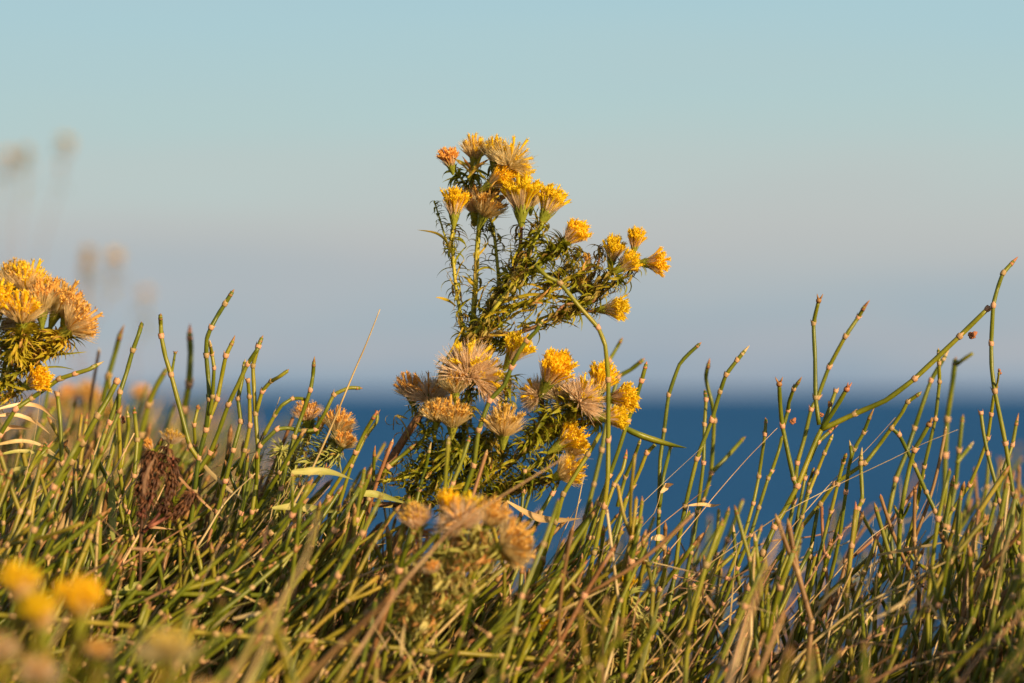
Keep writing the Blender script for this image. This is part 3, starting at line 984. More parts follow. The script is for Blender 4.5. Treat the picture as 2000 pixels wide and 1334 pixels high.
# ------------------------------------------------------------------ traced dry stalks, straws, leaves
def stalk(label, d, r, pts, mat='straw', name='dry_stalk', group='dry grass stalks', lean=0.5, ground_it=True, dd=None, nodes=()):
    rr = random.Random(int(pts[0][0] * 7 + pts[0][1]))
    n = len(pts)
    wp = []
    for i, p in enumerate(pts):
        di = d if dd is None else d + (dd - d) * i / (n - 1)
        wp.append(P(p[0], p[1], di + 0.003 * rr.uniform(-1, 1)))
    if ground_it:
        dirv = (wp[-1] - wp[-2]).normalized()
        tgt = Vector((-lean, 0, -1)).normalized()
        p = wp[-1].copy()
        for _ in range(30):
            dirv = (dirv * 0.8 + tgt * 0.2).normalized()
            p = p + dirv * 0.025
            wp.append(p.copy())
            if p.z < ground(p.x, p.y): break
    root = empty(name, wp[-1], label, 'dry stalk', group)
    wl = [w - wp[-1] for w in wp]
    sp = smooth_path(wl, 4)
    k = len(sp)
    mb = MB()
    mb.tube(sp, [r * PX * (1 + d / FD) * (0.35 + 0.65 * min(1, 2.2 * i / k)) for i in range(k)], 6)
    mb.build('stalk', M[mat], root)
    for i in nodes:
        ax = wl[i - 1] - wl[i + 1]
        o = inst('node', R.choice(NODES), root, align(wl[i], ax, r * PX * (1 + d / FD)))
    return root


stalk('long pale straw standing tall left of the flowering plant, tip in the sky', -0.01, 2.8, [(742, 604), (716, 670), (690, 730), (640, 850), (600, 935), (560, 1010)], lean=0.4)
stalk('thick tan stalk slanting across the left thicket below the blunt green shoot', -0.012, 4.0, [(262, 846), (225, 915), (184, 977), (150, 1035), (112, 1097)], 'straw', nodes=(2,), lean=0.6)
stalk('rusty brown stalk at the left edge bending down out of the picture', -0.02, 4.4, [(122, 925), (80, 955), (37, 985), (15, 1030), (0, 1075)], 'strawr', nodes=(2,), lean=0.2)
stalk('tan stalk pointing up right in front of the brown withered plant', -0.02, 2.8, [(332, 861), (290, 910), (250, 955), (225, 1000)], 'straw', lean=0.7)
stalk('straight tan stalk low on the left, crossing before the shoots', -0.03, 3.6, [(390, 1013), (320, 1055), (250, 1095), (187, 1139)], 'strawr', lean=1.2)
stalk('short tan stalk beside the brown withered plant', -0.025, 3.2, [(330, 929), (308, 975), (285, 1020), (262, 1060)], 'straw', lean=0.6)
stalk('upright tan stalk left of the thick slanting one', -0.01, 4.4, [(196, 850), (183, 890), (165, 930), (152, 965), (140, 1000)], 'straw', lean=0.3)
stalk('tan stalk leaning right in the middle left thicket', -0.015, 3.2, [(498, 925), (455, 965), (430, 995), (400, 1045)], 'straw', lean=0.8)
stalk('thin pale straw slanting over the left shoots toward the sea', 0.01, 1.6, [(547, 775), (530, 820), (510, 860), (490, 905), (480, 930)], 'straw')
stalk('blurred tan stalk close to the camera in the lower left middle', -0.30, 6.0, [(622, 1000), (600, 1080), (560, 1160), (520, 1250), (470, 1360)], 'straw', lean=0.4)
stalk('wide blurred brown stalk close to the camera, left of its pale twin', -0.30, 7.0, [(560, 1150), (520, 1210), (480, 1280), (440, 1350)], 'strawr', lean=0.5)
stalk('long straight brown stalk running from the bloom down to the bottom edge', -0.10, 3.6, [(1112, 888), (1040, 932), (962, 980), (891, 1027), (835, 1085), (780, 1150), (720, 1240), (660, 1334)], 'strawr', lean=0.6, dd=-0.2)
stalk('blurred tan stalk in the lower right middle, close to the camera', -0.28, 6.4, [(1527, 1026), (1500, 1100), (1475, 1169), (1455, 1230), (1437, 1292)], 'straw', lean=0.3)
stalk('pale broken straw with blunt top in the lower right', -0.02, 3.4, [(1713, 1066), (1706, 1105), (1691, 1146), (1651, 1221), (1621, 1300)], 'straw', lean=0.3)
stalk('blurred tan stalk slanting across the lower right corner', -0.2, 5.4, [(2005, 1192), (1960, 1235), (1920, 1275), (1865, 1345)], 'strawr', lean=0.7)
stalk('second blurred stalk in the lower right corner, nearer the edge', -0.24, 6.4, [(2010, 1260), (1975, 1300), (1930, 1350)], 'strawr', lean=0.8)
stalk('pale bent straw reaching the bottom edge at the middle', -0.05, 4.2, [(995, 1140), (997, 1185), (985, 1235), (965, 1280), (955, 1330)], 'straw', lean=0.2)
stalk('thin straw slanting up right over the sea beside the pod', 0, 0.9, [(1374, 871), (1310, 930), (1250, 987), (1200, 1040)], lean=0.9)
stalk('long thin straw slanting up to the V-shaped fork', -0.01, 1.3, [(1518, 836), (1460, 895), (1402, 961), (1370, 1000), (1320, 1060)], lean=0.9)
stalk('thin straw running under the long slanting arm to the right', 0.0, 1.2, [(1749, 815), (1690, 880), (1640, 925), (1584, 987), (1520, 1060)], lean=0.9)
stalk('very long thin straw crossing the right shoots almost level', -0.02, 1.2, [(1871, 839), (1800, 868), (1741, 897), (1640, 945), (1535, 999), (1430, 1070)], lean=1.2)
stalk('thin brownish straw fanning up from the middle right tangle', -0.01, 1.6, [(1389, 947), (1340, 985), (1290, 1025), (1250, 1060), (1200, 1110)], 'strawr', lean=1.0)
stalk('thin straw with hooked tip in front of the right shoots', -0.02, 1.4, [(1735, 1025), (1700, 1050), (1660, 1090), (1625, 1130)], lean=0.9)
stalk('tan straw pointing up right in the lower right tangle', -0.03, 2.2, [(1663, 1163), (1620, 1210), (1570, 1255), (1500, 1330)], lean=0.9)
stalk('pale fine straw under the bloom pointing straight up', -0.02, 2.4, [(1140, 930), (1128, 990), (1118, 1040), (1105, 1105)], lean=0.3)
stalk('fine tan straw right of the bloom foot', -0.01, 1.4, [(1135, 975), (1100, 1040), (1080, 1100), (1060, 1150)], lean=0.5)
stalk('thin straw leaning right from the lower middle', -0.02, 1.6, [(1246, 1001), (1200, 1050), (1150, 1105), (1120, 1150)], lean=0.9)
stalk('fine straw beneath the small pale seed heads', -0.01, 2.0, [(598, 905), (580, 950), (555, 1010), (545, 1040)], lean=0.3)
stalk('thin upright straw dividing the lower right middle', -0.03, 2.0, [(1514, 1175), (1511, 1230), (1505, 1300)], 'strawr', lean=0.1)
stalk('thin straw hanging straight below the left bloom', -0.02, 0.9, [(79, 762), (70, 840), (50, 930), (28, 990)], lean=0.3)
stalk('second thin straw hanging below the left bloom, nearer the edge', -0.02, 0.9, [(48, 850), (30, 910), (5, 980), (-10, 1030)], lean=0.3)


rs = random.Random(99)
SPOTS = [(330, 'among the shoots under the left bloom'), (640, 'among the shoots around the brown withered plant'), (1000, 'in the tangle left below the tall bloom'),
         (1400, 'in the tangle right below the tall bloom'), (1750, 'under the long slanting green arm'), (9999, 'at the lower right edge')]
for k in range(110):
    x = rs.uniform(-20, 2020); d = rs.uniform(-0.07, 0.08)
    y = skyline(x, d) + 30 + (1340 - skyline(x, d)) * rs.random() * 0.8
    a = rs.gauss(0.75, 0.4)
    l = rs.uniform(60, 130)
    if d < 0.02 and 200 < x < 560 and y < 1040: d = 0.03
    pts = [(x, y)]
    for q in range(3):
        x -= l * math.sin(a); y += l * abs(math.cos(a)) + 8; a += rs.gauss(0, 0.12)
        pts.append((x, y))
    mt = rs.choice(('straw', 'straw', 'strawr'))
    wh = [t for lim, t in SPOTS if pts[0][0] < lim][0]
    stalk(('pale tan' if mt == 'straw' else 'reddish brown') + ' dry stalk ' + wh, d, rs.uniform(1.0, 3.2), pts, mt,
          group=('pale' if mt == 'straw' else 'reddish') + ' dry stalks ' + wh, lean=rs.uniform(0.2, 0.9), nodes=(1, 2) if rs.random() < 0.3 else ())


def big_leaf(label, d, pts, w, mat, tilt=0.6, name='grass_leaf', cat='leaf', group=None, thick=False, culm='straw'):
    """a blade that springs from its own thin culm; the pod has none"""
    rr = random.Random(int(pts[0][0] * 3 + pts[0][1]))
    bow = rr.uniform(0.004, 0.012)
    n = len(pts)
    wp = [P(p[0], p[1] - (0 if thick else 5 * math.sin(math.pi * i / (n - 1))), d + 0.002 * i + bow * math.sin(math.pi * i / (n - 1))) for i, p in enumerate(pts)]
    sp = smooth_path(wp, 5)
    k = len(sp)
    mb = MB()
    f = lambda t: (0.12 + 0.88 * math.sin(math.pi * min(1, t * 0.86 + 0.06)) ** 0.8) * (1 - t ** 4)
    ws = [w * PX * f(i / (k - 1)) * rr.uniform(0.93, 1.07) + 0.00003 for i in range(k)]
    if thick:
        root_loc = sp[0].copy()
        mb.tube([p - root_loc for p in sp], ws, 9, flat=0.8)
        o = mb.build(name, M[mat]); o.location = root_loc
        return tag(o, label, cat, group)
    foot = sp[0] + Vector((-0.012, 0.004, -0.02))
    path = [sp[0].copy(), sp[0] + Vector((-0.003, 0.001, -0.01)), foot.copy()]
    while foot.z > ground(foot.x, foot.y):
        foot = foot + Vector((-0.014, rr.uniform(-0.002, 0.002), -0.02))
        path.append(foot.copy())
    root = empty(name, foot, label, cat, group)
    side0 = Vector((0, math.sin(tilt), math.cos(tilt)))
    if abs((sp[-1] - sp[0]).normalized().z) > 0.7: side0 = Vector((math.cos(tilt), math.sin(tilt), 0))
    tw = rr.uniform(0.5, 1.3) * rr.choice((-1, 1))
    base = 0
    rows = []
    for i, p in enumerate(sp):
        t = (sp[min(i + 1, k - 1)] - sp[max(i - 1, 0)]).normalized()
        sd = Quaternion(t, tw * (i / (k - 1) - 0.4)) @ side0
        sd = (sd - t * sd.dot(t)).normalized()
        nn = t.cross(sd)
        q = p - foot
        mb.v += [q - sd * ws[i] + nn * ws[i] * 0.45, q - sd * ws[i] * 0.5 + nn * ws[i] * 0.12, q, q + sd * ws[i] * 0.5 + nn * ws[i] * 0.12, q + sd * ws[i] + nn * ws[i] * 0.45]
    for i in range(k - 1):
        for c in range(4):
            b = 5 * i + c
            mb.f.append((b, b + 1, b + 6, b + 5)); mb.m.append(0)
    mb.build('blade', M[mat], root)
    mc = MB(); mc.tube(smooth_path([q - foot for q in path], 2), min(w * 0.12, 1.0) * PX, 5)
    mc.build('culm', M[culm], root)
    return root


big_leaf('smooth green seed pod hanging out right from the lower bloom over the sea', -0.004, [(1205, 826), (1245, 848), (1300, 866), (1342, 875)], 8.5, 'shoot', name='pod', cat='pod', thick=True)
big_leaf('pale green leaf lying level, banded by shadows, left of the woody stem', -0.03, [(570, 922), (615, 926), (650, 930), (690, 937)], 9, 'paleleaf')
big_leaf('pale green leaf lying level below the shadow-banded one', -0.03, [(532, 994), (575, 996), (620, 1000), (671, 1000)], 9, 'paleleaf')
big_leaf('dry tan leaf hanging down right from the long straw foot', -0.035, [(568, 1004), (590, 1035), (615, 1062), (641, 1084)], 9, 'straw')
big_leaf('broad upright green leaf in the left thicket', -0.03, [(222, 1056), (221, 1010), (219, 970), (220, 925)], 9, 'paleleaf')
big_leaf('second broad upright green leaf left of the first', -0.035, [(180, 1090), (183, 1040), (190, 990), (188, 940)], 8, 'blade')
big_leaf('half yellow dying leaf upright at the lower left', -0.06, [(105, 1150), (102, 1100), (115, 1050), (128, 1000)], 9, 'straw')
big_leaf('pale leaf pointing left beside the woody stem', -0.03, [(690, 968), (720, 970), (750, 975), (800, 985)], 8, 'paleleaf')
big_leaf('curled pale dry leaf under the bloom sweeping right', -0.03, [(990, 980), (1015, 1000), (1050, 1018), (1095, 1020), (1135, 1012)], 8, 'straw')
big_leaf('small cream husk hanging before the sea right of the bloom', 0, [(1272, 1053), (1288, 1056), (1308, 1054)], 7, 'straw')
big_leaf('thin curled husk on a shoot over the sea', -0.01, [(1345, 988), (1370, 990), (1390, 992), (1408, 985)], 4, 'straw')
big_leaf('small cream husk tilted up over the sea', 0, [(1290, 962), (1302, 955), (1316, 945)], 6, 'straw')
big_leaf('green leaf slanting low in the centre, near the bottom', -0.06, [(1010, 1220), (1050, 1200), (1085, 1190), (1130, 1180)], 8, 'paleleaf')
big_leaf('green leaf slanting at the lower left', -0.06, [(220, 1175), (250, 1155), (280, 1145), (310, 1125)], 8, 'paleleaf')
for i, (lab, pts) in enumerate((('long arching tan leaf under the left bloom, topmost', [(-5, 800), (40, 795), (80, 800), (110, 822)]),
                                ('arching tan leaf under the left bloom, second from top', [(-5, 812), (30, 815), (70, 830), (98, 848)]),
                                ('pale green arching leaf under the left bloom', [(-5, 868), (40, 866), (80, 875), (112, 890)]),
                                ('wide dry leaf curving left under the left bloom', [(-5, 890), (40, 886), (90, 893), (130, 905)]),
                                ('short pale leaf pointing up under the left bloom', [(-5, 850), (20, 840), (60, 838)]),
                                ('low dry leaf under the left bloom', [(-5, 930), (30, 922), (70, 912)]))):
    big_leaf(lab, -0.015 + 0.004 * i, pts, 4.6, 'straw' if i % 2 == 0 or i == 1 else 'paleleaf')


# ------------------------------------------------------------------ flower heads
def head_meshes(kind, seed):
    """unit head: axis +Z, length 1, foot at the origin. returns cup, florets, bristles"""
    r = random.Random(seed)
    spread = {'yellow': 0.58, 'mixed': 0.75, 'seed': 1.25, 'bud': 0.25}[kind]
    cup = MB()
    prof = [(-0.03, 0.04), (0.06, 0.07), (0.18, 0.105), (0.32, 0.125), (0.40, 0.10)]
    cup.tube([Vector((0, 0, z)) for z, _ in prof], [q for _, q in prof], 10)
    for k in range(34):
        a = k * 2.4
        h = 0.0 + 0.30 * (k / 34)
        rr0 = 0.045 + 0.085 * min(1, h / 0.25)
        u = Vector((math.cos(a), math.sin(a), 0))
        l = r.uniform(0.16, 0.24)
        pts = [u * rr0 + Vector((0, 0, h)), u * (rr0 + 0.035) + Vector((0, 0, h + l * 0.5)), u * (rr0 + r.uniform(0.02, 0.10)) + Vector((0, 0, h + l))]
        cup.blade(pts, [0.032, 0.028, 0.004], Vector((-math.sin(a), math.cos(a), 0)), 0, 0.2)
    # florets
    fl = MB()
    nf = {'yellow': 56, 'mixed': 30, 'seed': 12, 'bud': 22}[kind]
    for k in range(nf):
        q = math.sqrt((k + 0.5) / nf)
        a = k * 2.39996 + r.uniform(-0.15, 0.15)
        ang = q * spread * r.uniform(0.7, 1.2) + r.gauss(0, 0.05)
        ln = r.uniform(0.50, 0.78) * (1.08 - 0.22 * q)
        u = Vector((math.cos(a), math.sin(a), 0))
        p0 = u * (0.09 * q) + Vector((0, 0, 0.28))
        wob = Vector((r.gauss(0, 0.02), r.gauss(0, 0.02), 0))
        mid = p0 + wob + (u * math.sin(ang * 0.7) + Vector((0, 0, math.cos(ang * 0.7)))) * ln * 0.55
        fw = r.uniform(0.032, 0.052)
        d = (u * math.sin(ang * 1.1) + Vector((0, 0, math.cos(ang * 1.1)))).normalized()
        end = mid + d * ln * 0.45
        fl.tube([p0, mid, end.lerp(mid, 0.35), end], [0.013, 0.02, fw * 0.8, fw], 6, 0, cap=False)
        s0 = d.orthogonal().normalized(); s1 = d.cross(s0)
        spin = r.uniform(0, 6)
        for j in range(5):
            b = spin + j * 1.2566
            o = s0 * math.cos(b) + s1 * math.sin(b)
            t = s1 * math.cos(b) - s0 * math.sin(b)
            i0 = len(fl.v)
            e2 = end + o * 0.048
            fl.v += [e2 - t * 0.026, e2 + t * 0.026, end + o * r.uniform(0.075, 0.11) + d * r.uniform(0.0, 0.07)]
            fl.f.append((i0, i0 + 1, i0 + 2)); fl.m.append(0)
        # style
        fl.tube([end, end + d * r.uniform(0.05, 0.09)], [0.012, 0.008], 4, 0)
    # bristles
    bs = MB()
    nb = {'yellow': 130, 'mixed': 330, 'seed': 520, 'bud': 40}[kind]
    sp2 = {'yellow': 0.48, 'mixed': 0.88, 'seed': 1.55, 'bud': 0.25}[kind]
    for k in range({'yellow': 40, 'mixed': 90, 'seed': 110, 'bud': 12}[kind]):
        q = math.sqrt(r.random()); a = r.uniform(0, 6.283)
        ang = q * sp2 * r.uniform(0.8, 1.1)
        ln = r.uniform(0.36, 0.56) if kind != 'seed' else r.uniform(0.42, 0.62)
        u = Vector((math.cos(a), math.sin(a), 0))
        p0 = u * (0.11 * q) + Vector((0, 0, 0.30 if kind != 'seed' else 0.22))
        d = (u * math.sin(ang) + Vector((0, 0, math.cos(ang)))).normalized()
        sd = Quaternion(d, r.gauss(0, 0.5)) @ Vector((-math.sin(a), math.cos(a), 0))
        bs.blade([p0, p0 + d * ln * 0.5, p0 + d * ln * 0.85, p0 + d * ln], [0.006, 0.02, 0.026, 0.006], sd, 0, -0.25)
    for k in range(nb):
        q = math.sqrt(r.random())
        a = r.uniform(0, 6.283)
        ang = q * sp2 * r.uniform(0.9, 1.1) + r.gauss(0, 0.09)
        ln = {'yellow': r.uniform(0.44, 0.6), 'bud': 0.4, 'mixed': r.uniform(0.5, 0.72), 'seed': r.uniform(0.5, 0.8)}[kind] * (1.05 - 0.15 * q)
        u = Vector((math.cos(a), math.sin(a), 0))
        h = 0.30 if kind != 'seed' else 0.22
        p0 = u * (0.12 * q) + Vector((0, 0, h))
        d = (u * math.sin(ang) + Vector((0, 0, math.cos(ang)))).normalized()
        side = Vector((r.gauss(0, 1), r.gauss(0, 1), r.gauss(0, 1))) * 0.03
        w = 0.0065 if kind != 'seed' else 0.0075
        bs.tube([p0, p0 + d * ln * 0.5 + side * 0.3, p0 + d * ln + side], [w * 1.1, w, w * 0.35], 3, 0, cap=False)
    return cup, fl, bs


HEADS = {}
for kind, cnt in (('yellow', 5), ('mixed', 4), ('seed', 4), ('bud', 2)):
    HEADS[kind] = []
    for i in range(cnt):
        cup, fl, bs = head_meshes(kind, hash_seed := 40 + 17 * i + len(kind))
        HEADS[kind].append({
            'cup': cup.build('flower_head', M['cup'], mesh_only=True, smooth=False),
            'fy': fl.build('florets', M['yellow'], mesh_only=True),
            'fa': fl.build('florets', M['amber'], mesh_only=True),
            'bp': bs.build('bristles', M['pappus'], mesh_only=True),
            'bg': bs.build('bristles', M['pappusg'], mesh_only=True)})


def add_head(root, foot, axis, size, kind, r, amber=False, gold=False, label=None):
    """size is the head's length in metres"""
    h = r.choice(HEADS[kind])
    o = inst('flower_head', h['cup'], root, align(foot - root.location, Vector(axis).normalized() + Vector((r.gauss(0, 0.1), r.gauss(0, 0.1), r.gauss(0, 0.1))), size * r.uniform(0.93, 1.07), r.uniform(0, 6.28))
             @ Matrix.Diagonal((r.uniform(0.85, 1.15), r.uniform(0.85, 1.15), 1, 1)))
    if label: o['label'] = label
    f = inst('florets', h['fa' if amber else 'fy'], o); f['kind'] = 'stuff'
    b = inst('bristles', h['bg' if gold else 'bp'], o); b['kind'] = 'stuff'
    return o


# ------------------------------------------------------------------ needle leaves
def needle_meshes(mat, n, seed, curl0, curl1):
    r = random.Random(seed)
    res = []
    for i in range(n):
        curl = r.uniform(curl0, curl1)
        L_ = 1.0
        p = Vector((0, 0, 0)); a = r.uniform(0.1, 0.5)
        pts, ws = [], []
        K = 7
        for k in range(K):
            t = k / (K - 1)
            pts.append(p.copy()); ws.append((0.09 if mat == 'leafg' else 0.062) * (0.55 + 0.6 * math.sin(math.pi * min(1, t * 0.9 + 0.15))) * (1 - t ** 3) + 0.004)
            p = p + Vector((math.sin(a), 0.05 * math.sin(3 * t), math.cos(a))) * (L_ / (K - 1))
            a += curl / (K - 1)
        mb = MB()
        mb.blade(pts, ws, Vector((0, 1, 0)), 0, 0.35)
        res.append(mb)
    return [m.build('leaf', M[mat], mesh_only=True) for m in res], res


NG, NGmb = needle_meshes('leafg', 8, 3, 0.6, 2.6)
ND, NDmb = needle_meshes('leafd', 6, 5, 1.5, 5.0)
NP, NPmb = needle_meshes('paleleaf', 8, 4, 0.6, 2.6)
NB, NBmb = needle_meshes('brown', 6, 8, 1.5, 5.5)


class Plant:
    def __init__(s, name, foot, label, cat, seed, leaf_parts=300, group=None):
        s.root = empty(name, foot, label, cat, group)
        s.r = random.Random(seed)
        s.left = leaf_parts
        s.pale = False
        s.extra = MB()

    def stem(s, pts, rad0, rad1, d=0.0, mat='stem', leaves=0, leaf_len=24, dry=0.3, amp=0.004, n=7, world=None, sub=4, pale=False, name='stem', start=0.0):
        """pts from foot to top, in photo pixels (or world points), radii in photo pixels"""
        r = s.r
        if world is None:
            dj = jitter_depth(pts, amp, r)
            world = [P(p[0], p[1], (p[2] if len(p) > 2 else d) + dj[i]) for i, p in enumerate(pts)]
        loc = [w - s.root.location for w in world]
        k = len(loc)
        rads = [1.15 * PX * (1 + d / FD) * (rad0 + (rad1 - rad0) * i / (k - 1)) for i in range(k)]
        sp, rr = smooth_path(loc, sub, rads)
        mb = MB(); mb.tube(sp, rr, n)
        mb.build(name, M[mat], s.root)
        # leaves spiral up the stem
        leaves = int(leaves * 3.5)
        for j in range(leaves):
            t = start + (1 - start) * (j + r.random()) / max(1, leaves)
            x = t * (len(sp) - 1)
            i = min(int(x), len(sp) - 2)
            p = sp[i].lerp(sp[i + 1], x - i)
            ax = (sp[i + 1] - sp[i]).normalized()
            s.leaf(p, ax, PX * (1 + d / FD) * leaf_len * r.uniform(0.75, 2.0), r.random() < dry, r.uniform(0.5, 1.1))
        return world

    def leaf(s, p, ax, size, dry, open_, mode=None):
        r = s.r
        a = r.uniform(0, 6.283)
        x = ax.orthogonal().normalized()
        out_ = (x * math.cos(a) + ax.cross(x) * math.sin(a)).normalized()
        z = (ax * math.cos(open_) + out_ * math.sin(open_)).normalized()
        xx = (out_ * math.cos(open_) - ax * math.sin(open_)).normalized()
        yy = z.cross(xx)
        Mx = Matrix(((xx.x, yy.x, z.x, 0), (xx.y, yy.y, z.y, 0), (xx.z, yy.z, z.z, 0), (0, 0, 0, 1)))
        Mx = Matrix.Translation(p) @ Mx @ Matrix.Diagonal((size, size * 0.9, size, 1))
        fam, fmb, mi = (NB, NBmb, 2) if mode == 'brown' else ((ND, NDmb, 1) if dry else ((NP, NPmb, 3) if s.pale else (NG, NGmb, 0)))
        i = r.randrange(len(fam))
        if s.left > 0:
            s.left -= 1
            o = inst('leaf', fam[i], s.root); o.matrix_local = Mx
        else:
            src = fmb[i]; b = len(s.extra.v)
            s.extra.v += [Mx @ v for v in src.v]
            s.extra.f += [tuple(b + q for q in f) for f in src.f]
            s.extra.m += [mi] * len(src.f)

    def finish(s):
        if s.extra.v:
            o = s.extra.build('leaves', [M['leafg'], M['leafd'], M['brown'], M['paleleaf']], s.root)
            o['kind'] = 'stuff'


# the tall bloom in the middle ------------------------------------------------
foot = P(610, 1180, 0.03)
foot.z = ground(foot.x, foot.y) - 0.003
pl = Plant('goldilocks_plant', foot, 'tall leafy flowering plant with yellow and fluffy heads rising in the middle against the sky', 'flowering plant', 77, 40)
S = pl.stem
fp = proj(foot)
S([fp, (690, 1030), (745, 930), (775, 880), (812, 822), (845, 775), (868, 730), (890, 690), (905, 660)], 8, 5.5, 0.012, 'stemr', 8, 26, 0.7)
S([(905, 662), (902, 630), (897, 600), (890, 555), (885, 505), (882, 465), (886, 440)], 3.6, 2.6, 0, 'stem', 34, 24, 0.45)
S([(885, 500), (872, 470), (858, 425), (848, 392)], 2.0, 1.2, 0.002, 'stem', 14, 14, 0.1)
S([(918, 660), (925, 610), (929, 550), (932, 490), (936, 440)], 5.2, 4.2, 0.01, 'stem', 20, 24, 0.35)
S([(936, 445), (925, 410), (915, 380), (905, 355), (890, 335)], 2.6, 2.0, 0.01, 'stem', 30, 22, 0.2)
S([(912, 375), (922, 350), (926, 325)], 2.2, 1.8, 0.012, 'stem', 22, 22, 0.2)
S([(952, 612), (968, 590), (974, 555), (970, 500), (964, 450), (955, 410), (955, 372), (966, 325)], 3.6, 2.2, 0.014, 'stem', 46, 24, 0.5)
S([(955, 385), (972, 360), (990, 335)], 2.2, 1.8, 0.0, 'stem', 16, 20, 0.4)
S([(908, 668), (935, 632), (962, 592), (985, 560), (1003, 525), (1016, 480), (1018, 438)], 4.6, 3.0, -0.004, 'stemr', 60, 24, 0.6)
S([(912, 668), (950, 625), (990, 570), (1015, 530), (1040, 480), (1060, 435)], 4.4, 2.8, -0.010, 'stem', 80, 26, 0.5)
S([(960, 610), (1010, 550), (1050, 520), (1082, 492), (1098, 478)], 3.4, 3.0, -0.006, 'stem', 70, 26, 0.35, start=0.15)
S([(915, 670), (960, 635), (1010, 600), (1045, 583), (1085, 560), (1120, 540), (1145, 520)], 4.0, 2.4, 0.004, 'stem', 50, 28, 0.5)
S([(920, 668), (955, 655), (1010, 650), (1055, 634), (1090, 615), (1125, 610), (1165, 606)], 4.4, 2.6, -0.006, 'stemr', 28, 24, 0.6)
S([(1110, 612), (1140, 590), (1165, 572), (1180, 550), (1195, 530)], 3.2, 2.4, 0.0, 'stem', 40, 26, 0.6)
S([(1080, 620), (1105, 595), (1150, 592), (1190, 562), (1222, 540), (1240, 515)], 3.0, 2.0, -0.006, 'stemr', 40, 24, 0.65)
S([(1145, 560), (1162, 530), (1172, 500), (1170, 480)], 2.0, 1.4, 0.006, 'stemr', 18, 22, 0.9)
S([(1205, 520), (1225, 510), (1240, 497)], 2.0, 1.8, 0.0, 'stem', 12, 18, 0.6)
S([(1060, 560), (1090, 540), (1120, 510), (1135, 490)], 2.4, 2.0, 0.008, 'stemr', 40, 24, 0.8)
# long narrow leaves of the plant
for pts, w in (([(905, 640), (885, 680), (866, 712), (853, 738)], 3.4), ([(940, 690), (905, 700), (880, 740)], 3.0), ([(1000, 560), (1040, 555), (1075, 575), (1090, 600)], 2.6),
               ([(985, 590), (1030, 575), (1070, 578), (1100, 588)], 3.6), ([(975, 610), (1020, 590), (1060, 588), (1090, 595)], 4.0),
               ([(930, 600), (948, 560), (962, 545), (970, 550)], 2.4), ([(884, 500), (870, 470), (850, 455), (815, 449)], 3.2),
               ([(1010, 640), (1040, 610), (1050, 590)], 3.0), ([(940, 620), (975, 600), (1005, 596)], 3.4), ([(1000, 545), (1030, 535), (1060, 540)], 2.6)):
    w3 = [P(a, b, -0.008 + 0.003 * i) - foot for i, (a, b) in enumerate(pts)]
    sp = smooth_path(w3, 4)
    k = len(sp)
    mb = MB()
    mb.blade(sp, [w * PX * (0.4 + 0.6 * math.sin(math.pi * min(1, 0.15 + 0.8 * i / k))) * (1 - (i / (k - 1)) ** 4) + 2e-5 for i in range(k)], Vector((0.3, -0.5, 1)), 0, 0.3)
    mb.build('leaf', M['leafg'], pl.root)
# ribbon leaves springing from the main stems
rl = random.Random(515)
def ribbon(x, y, d, ang, ln, w, droop, mat='leafg'):
    a = ang
    px_, py_ = x, y
    pts = [P(px_, py_, d)]
    for k in range(5):
        px_ += math.cos(a) * ln / 5; py_ -= math.sin(a) * ln / 5
        a -= droop / 5
        pts.append(P(px_, py_, d + 0.002 * k * rl.uniform(-1, 1)))
    sp = smooth_path([q - foot for q in pts], 2); k = len(sp)
    mb = MB()
    mb.blade(sp, [w * PX * (0.45 + 0.55 * math.sin(math.pi * min(1, 0.15 + 0.8 * i / k))) * (1 - (i / (k - 1)) ** 4) + 2e-5 for i in range(k)],
             Vector((rl.uniform(-0.4, 0.4), rl.uniform(-0.9, -0.2), 1)), 0, 0.35)
    mb.build('leaf', M[mat], pl.root)


for (x0, y0, x1, y1, cnt, a0) in ((915, 665, 1010, 535, 16, 1.0), (920, 668, 1050, 585, 18, 0.75), (930, 660, 1110, 615, 14, 0.55), (1000, 550, 1090, 488, 16, 0.8),
                                  (1000, 520, 1058, 440, 12, 1.1), (890, 620, 886, 470, 8, 1.5), (928, 620, 934, 470, 6, 1.4), (1110, 610, 1200, 535, 12, 0.7),
                                  (1060, 580, 1140, 525, 12, 0.6), (960, 440, 958, 350, 8, 1.4), (905, 360, 925, 330, 5, 1.5),
                                  (870, 960, 990, 905, 14, 0.9), (1000, 905, 1150, 800, 22, 0.9), (740, 950, 900, 880, 14, 0.9), (900, 850, 920, 760, 8, 1.4),
                                  (940, 950, 985, 880, 10, 1.2), (1030, 870, 1120, 790, 18, 1.1), (900, 985, 1060, 935, 14, 0.6), (800, 990, 860, 880, 12, 1.1)):
    for q in range(int(cnt * 1.7)):
        t = rl.random()
        ribbon(x0 + (x1 - x0) * t, y0 + (y1 - y0) * t, -0.012 + 0.02 * rl.random(), a0 + rl.uniform(-0.8, 0.9), rl.uniform(24, 60), rl.uniform(1.8, 3.6), rl.uniform(-1.4, 2.0) * rl.choice((1, 1, -0.6)),
               'leafg' if rl.random() < 0.75 else 'leafd')
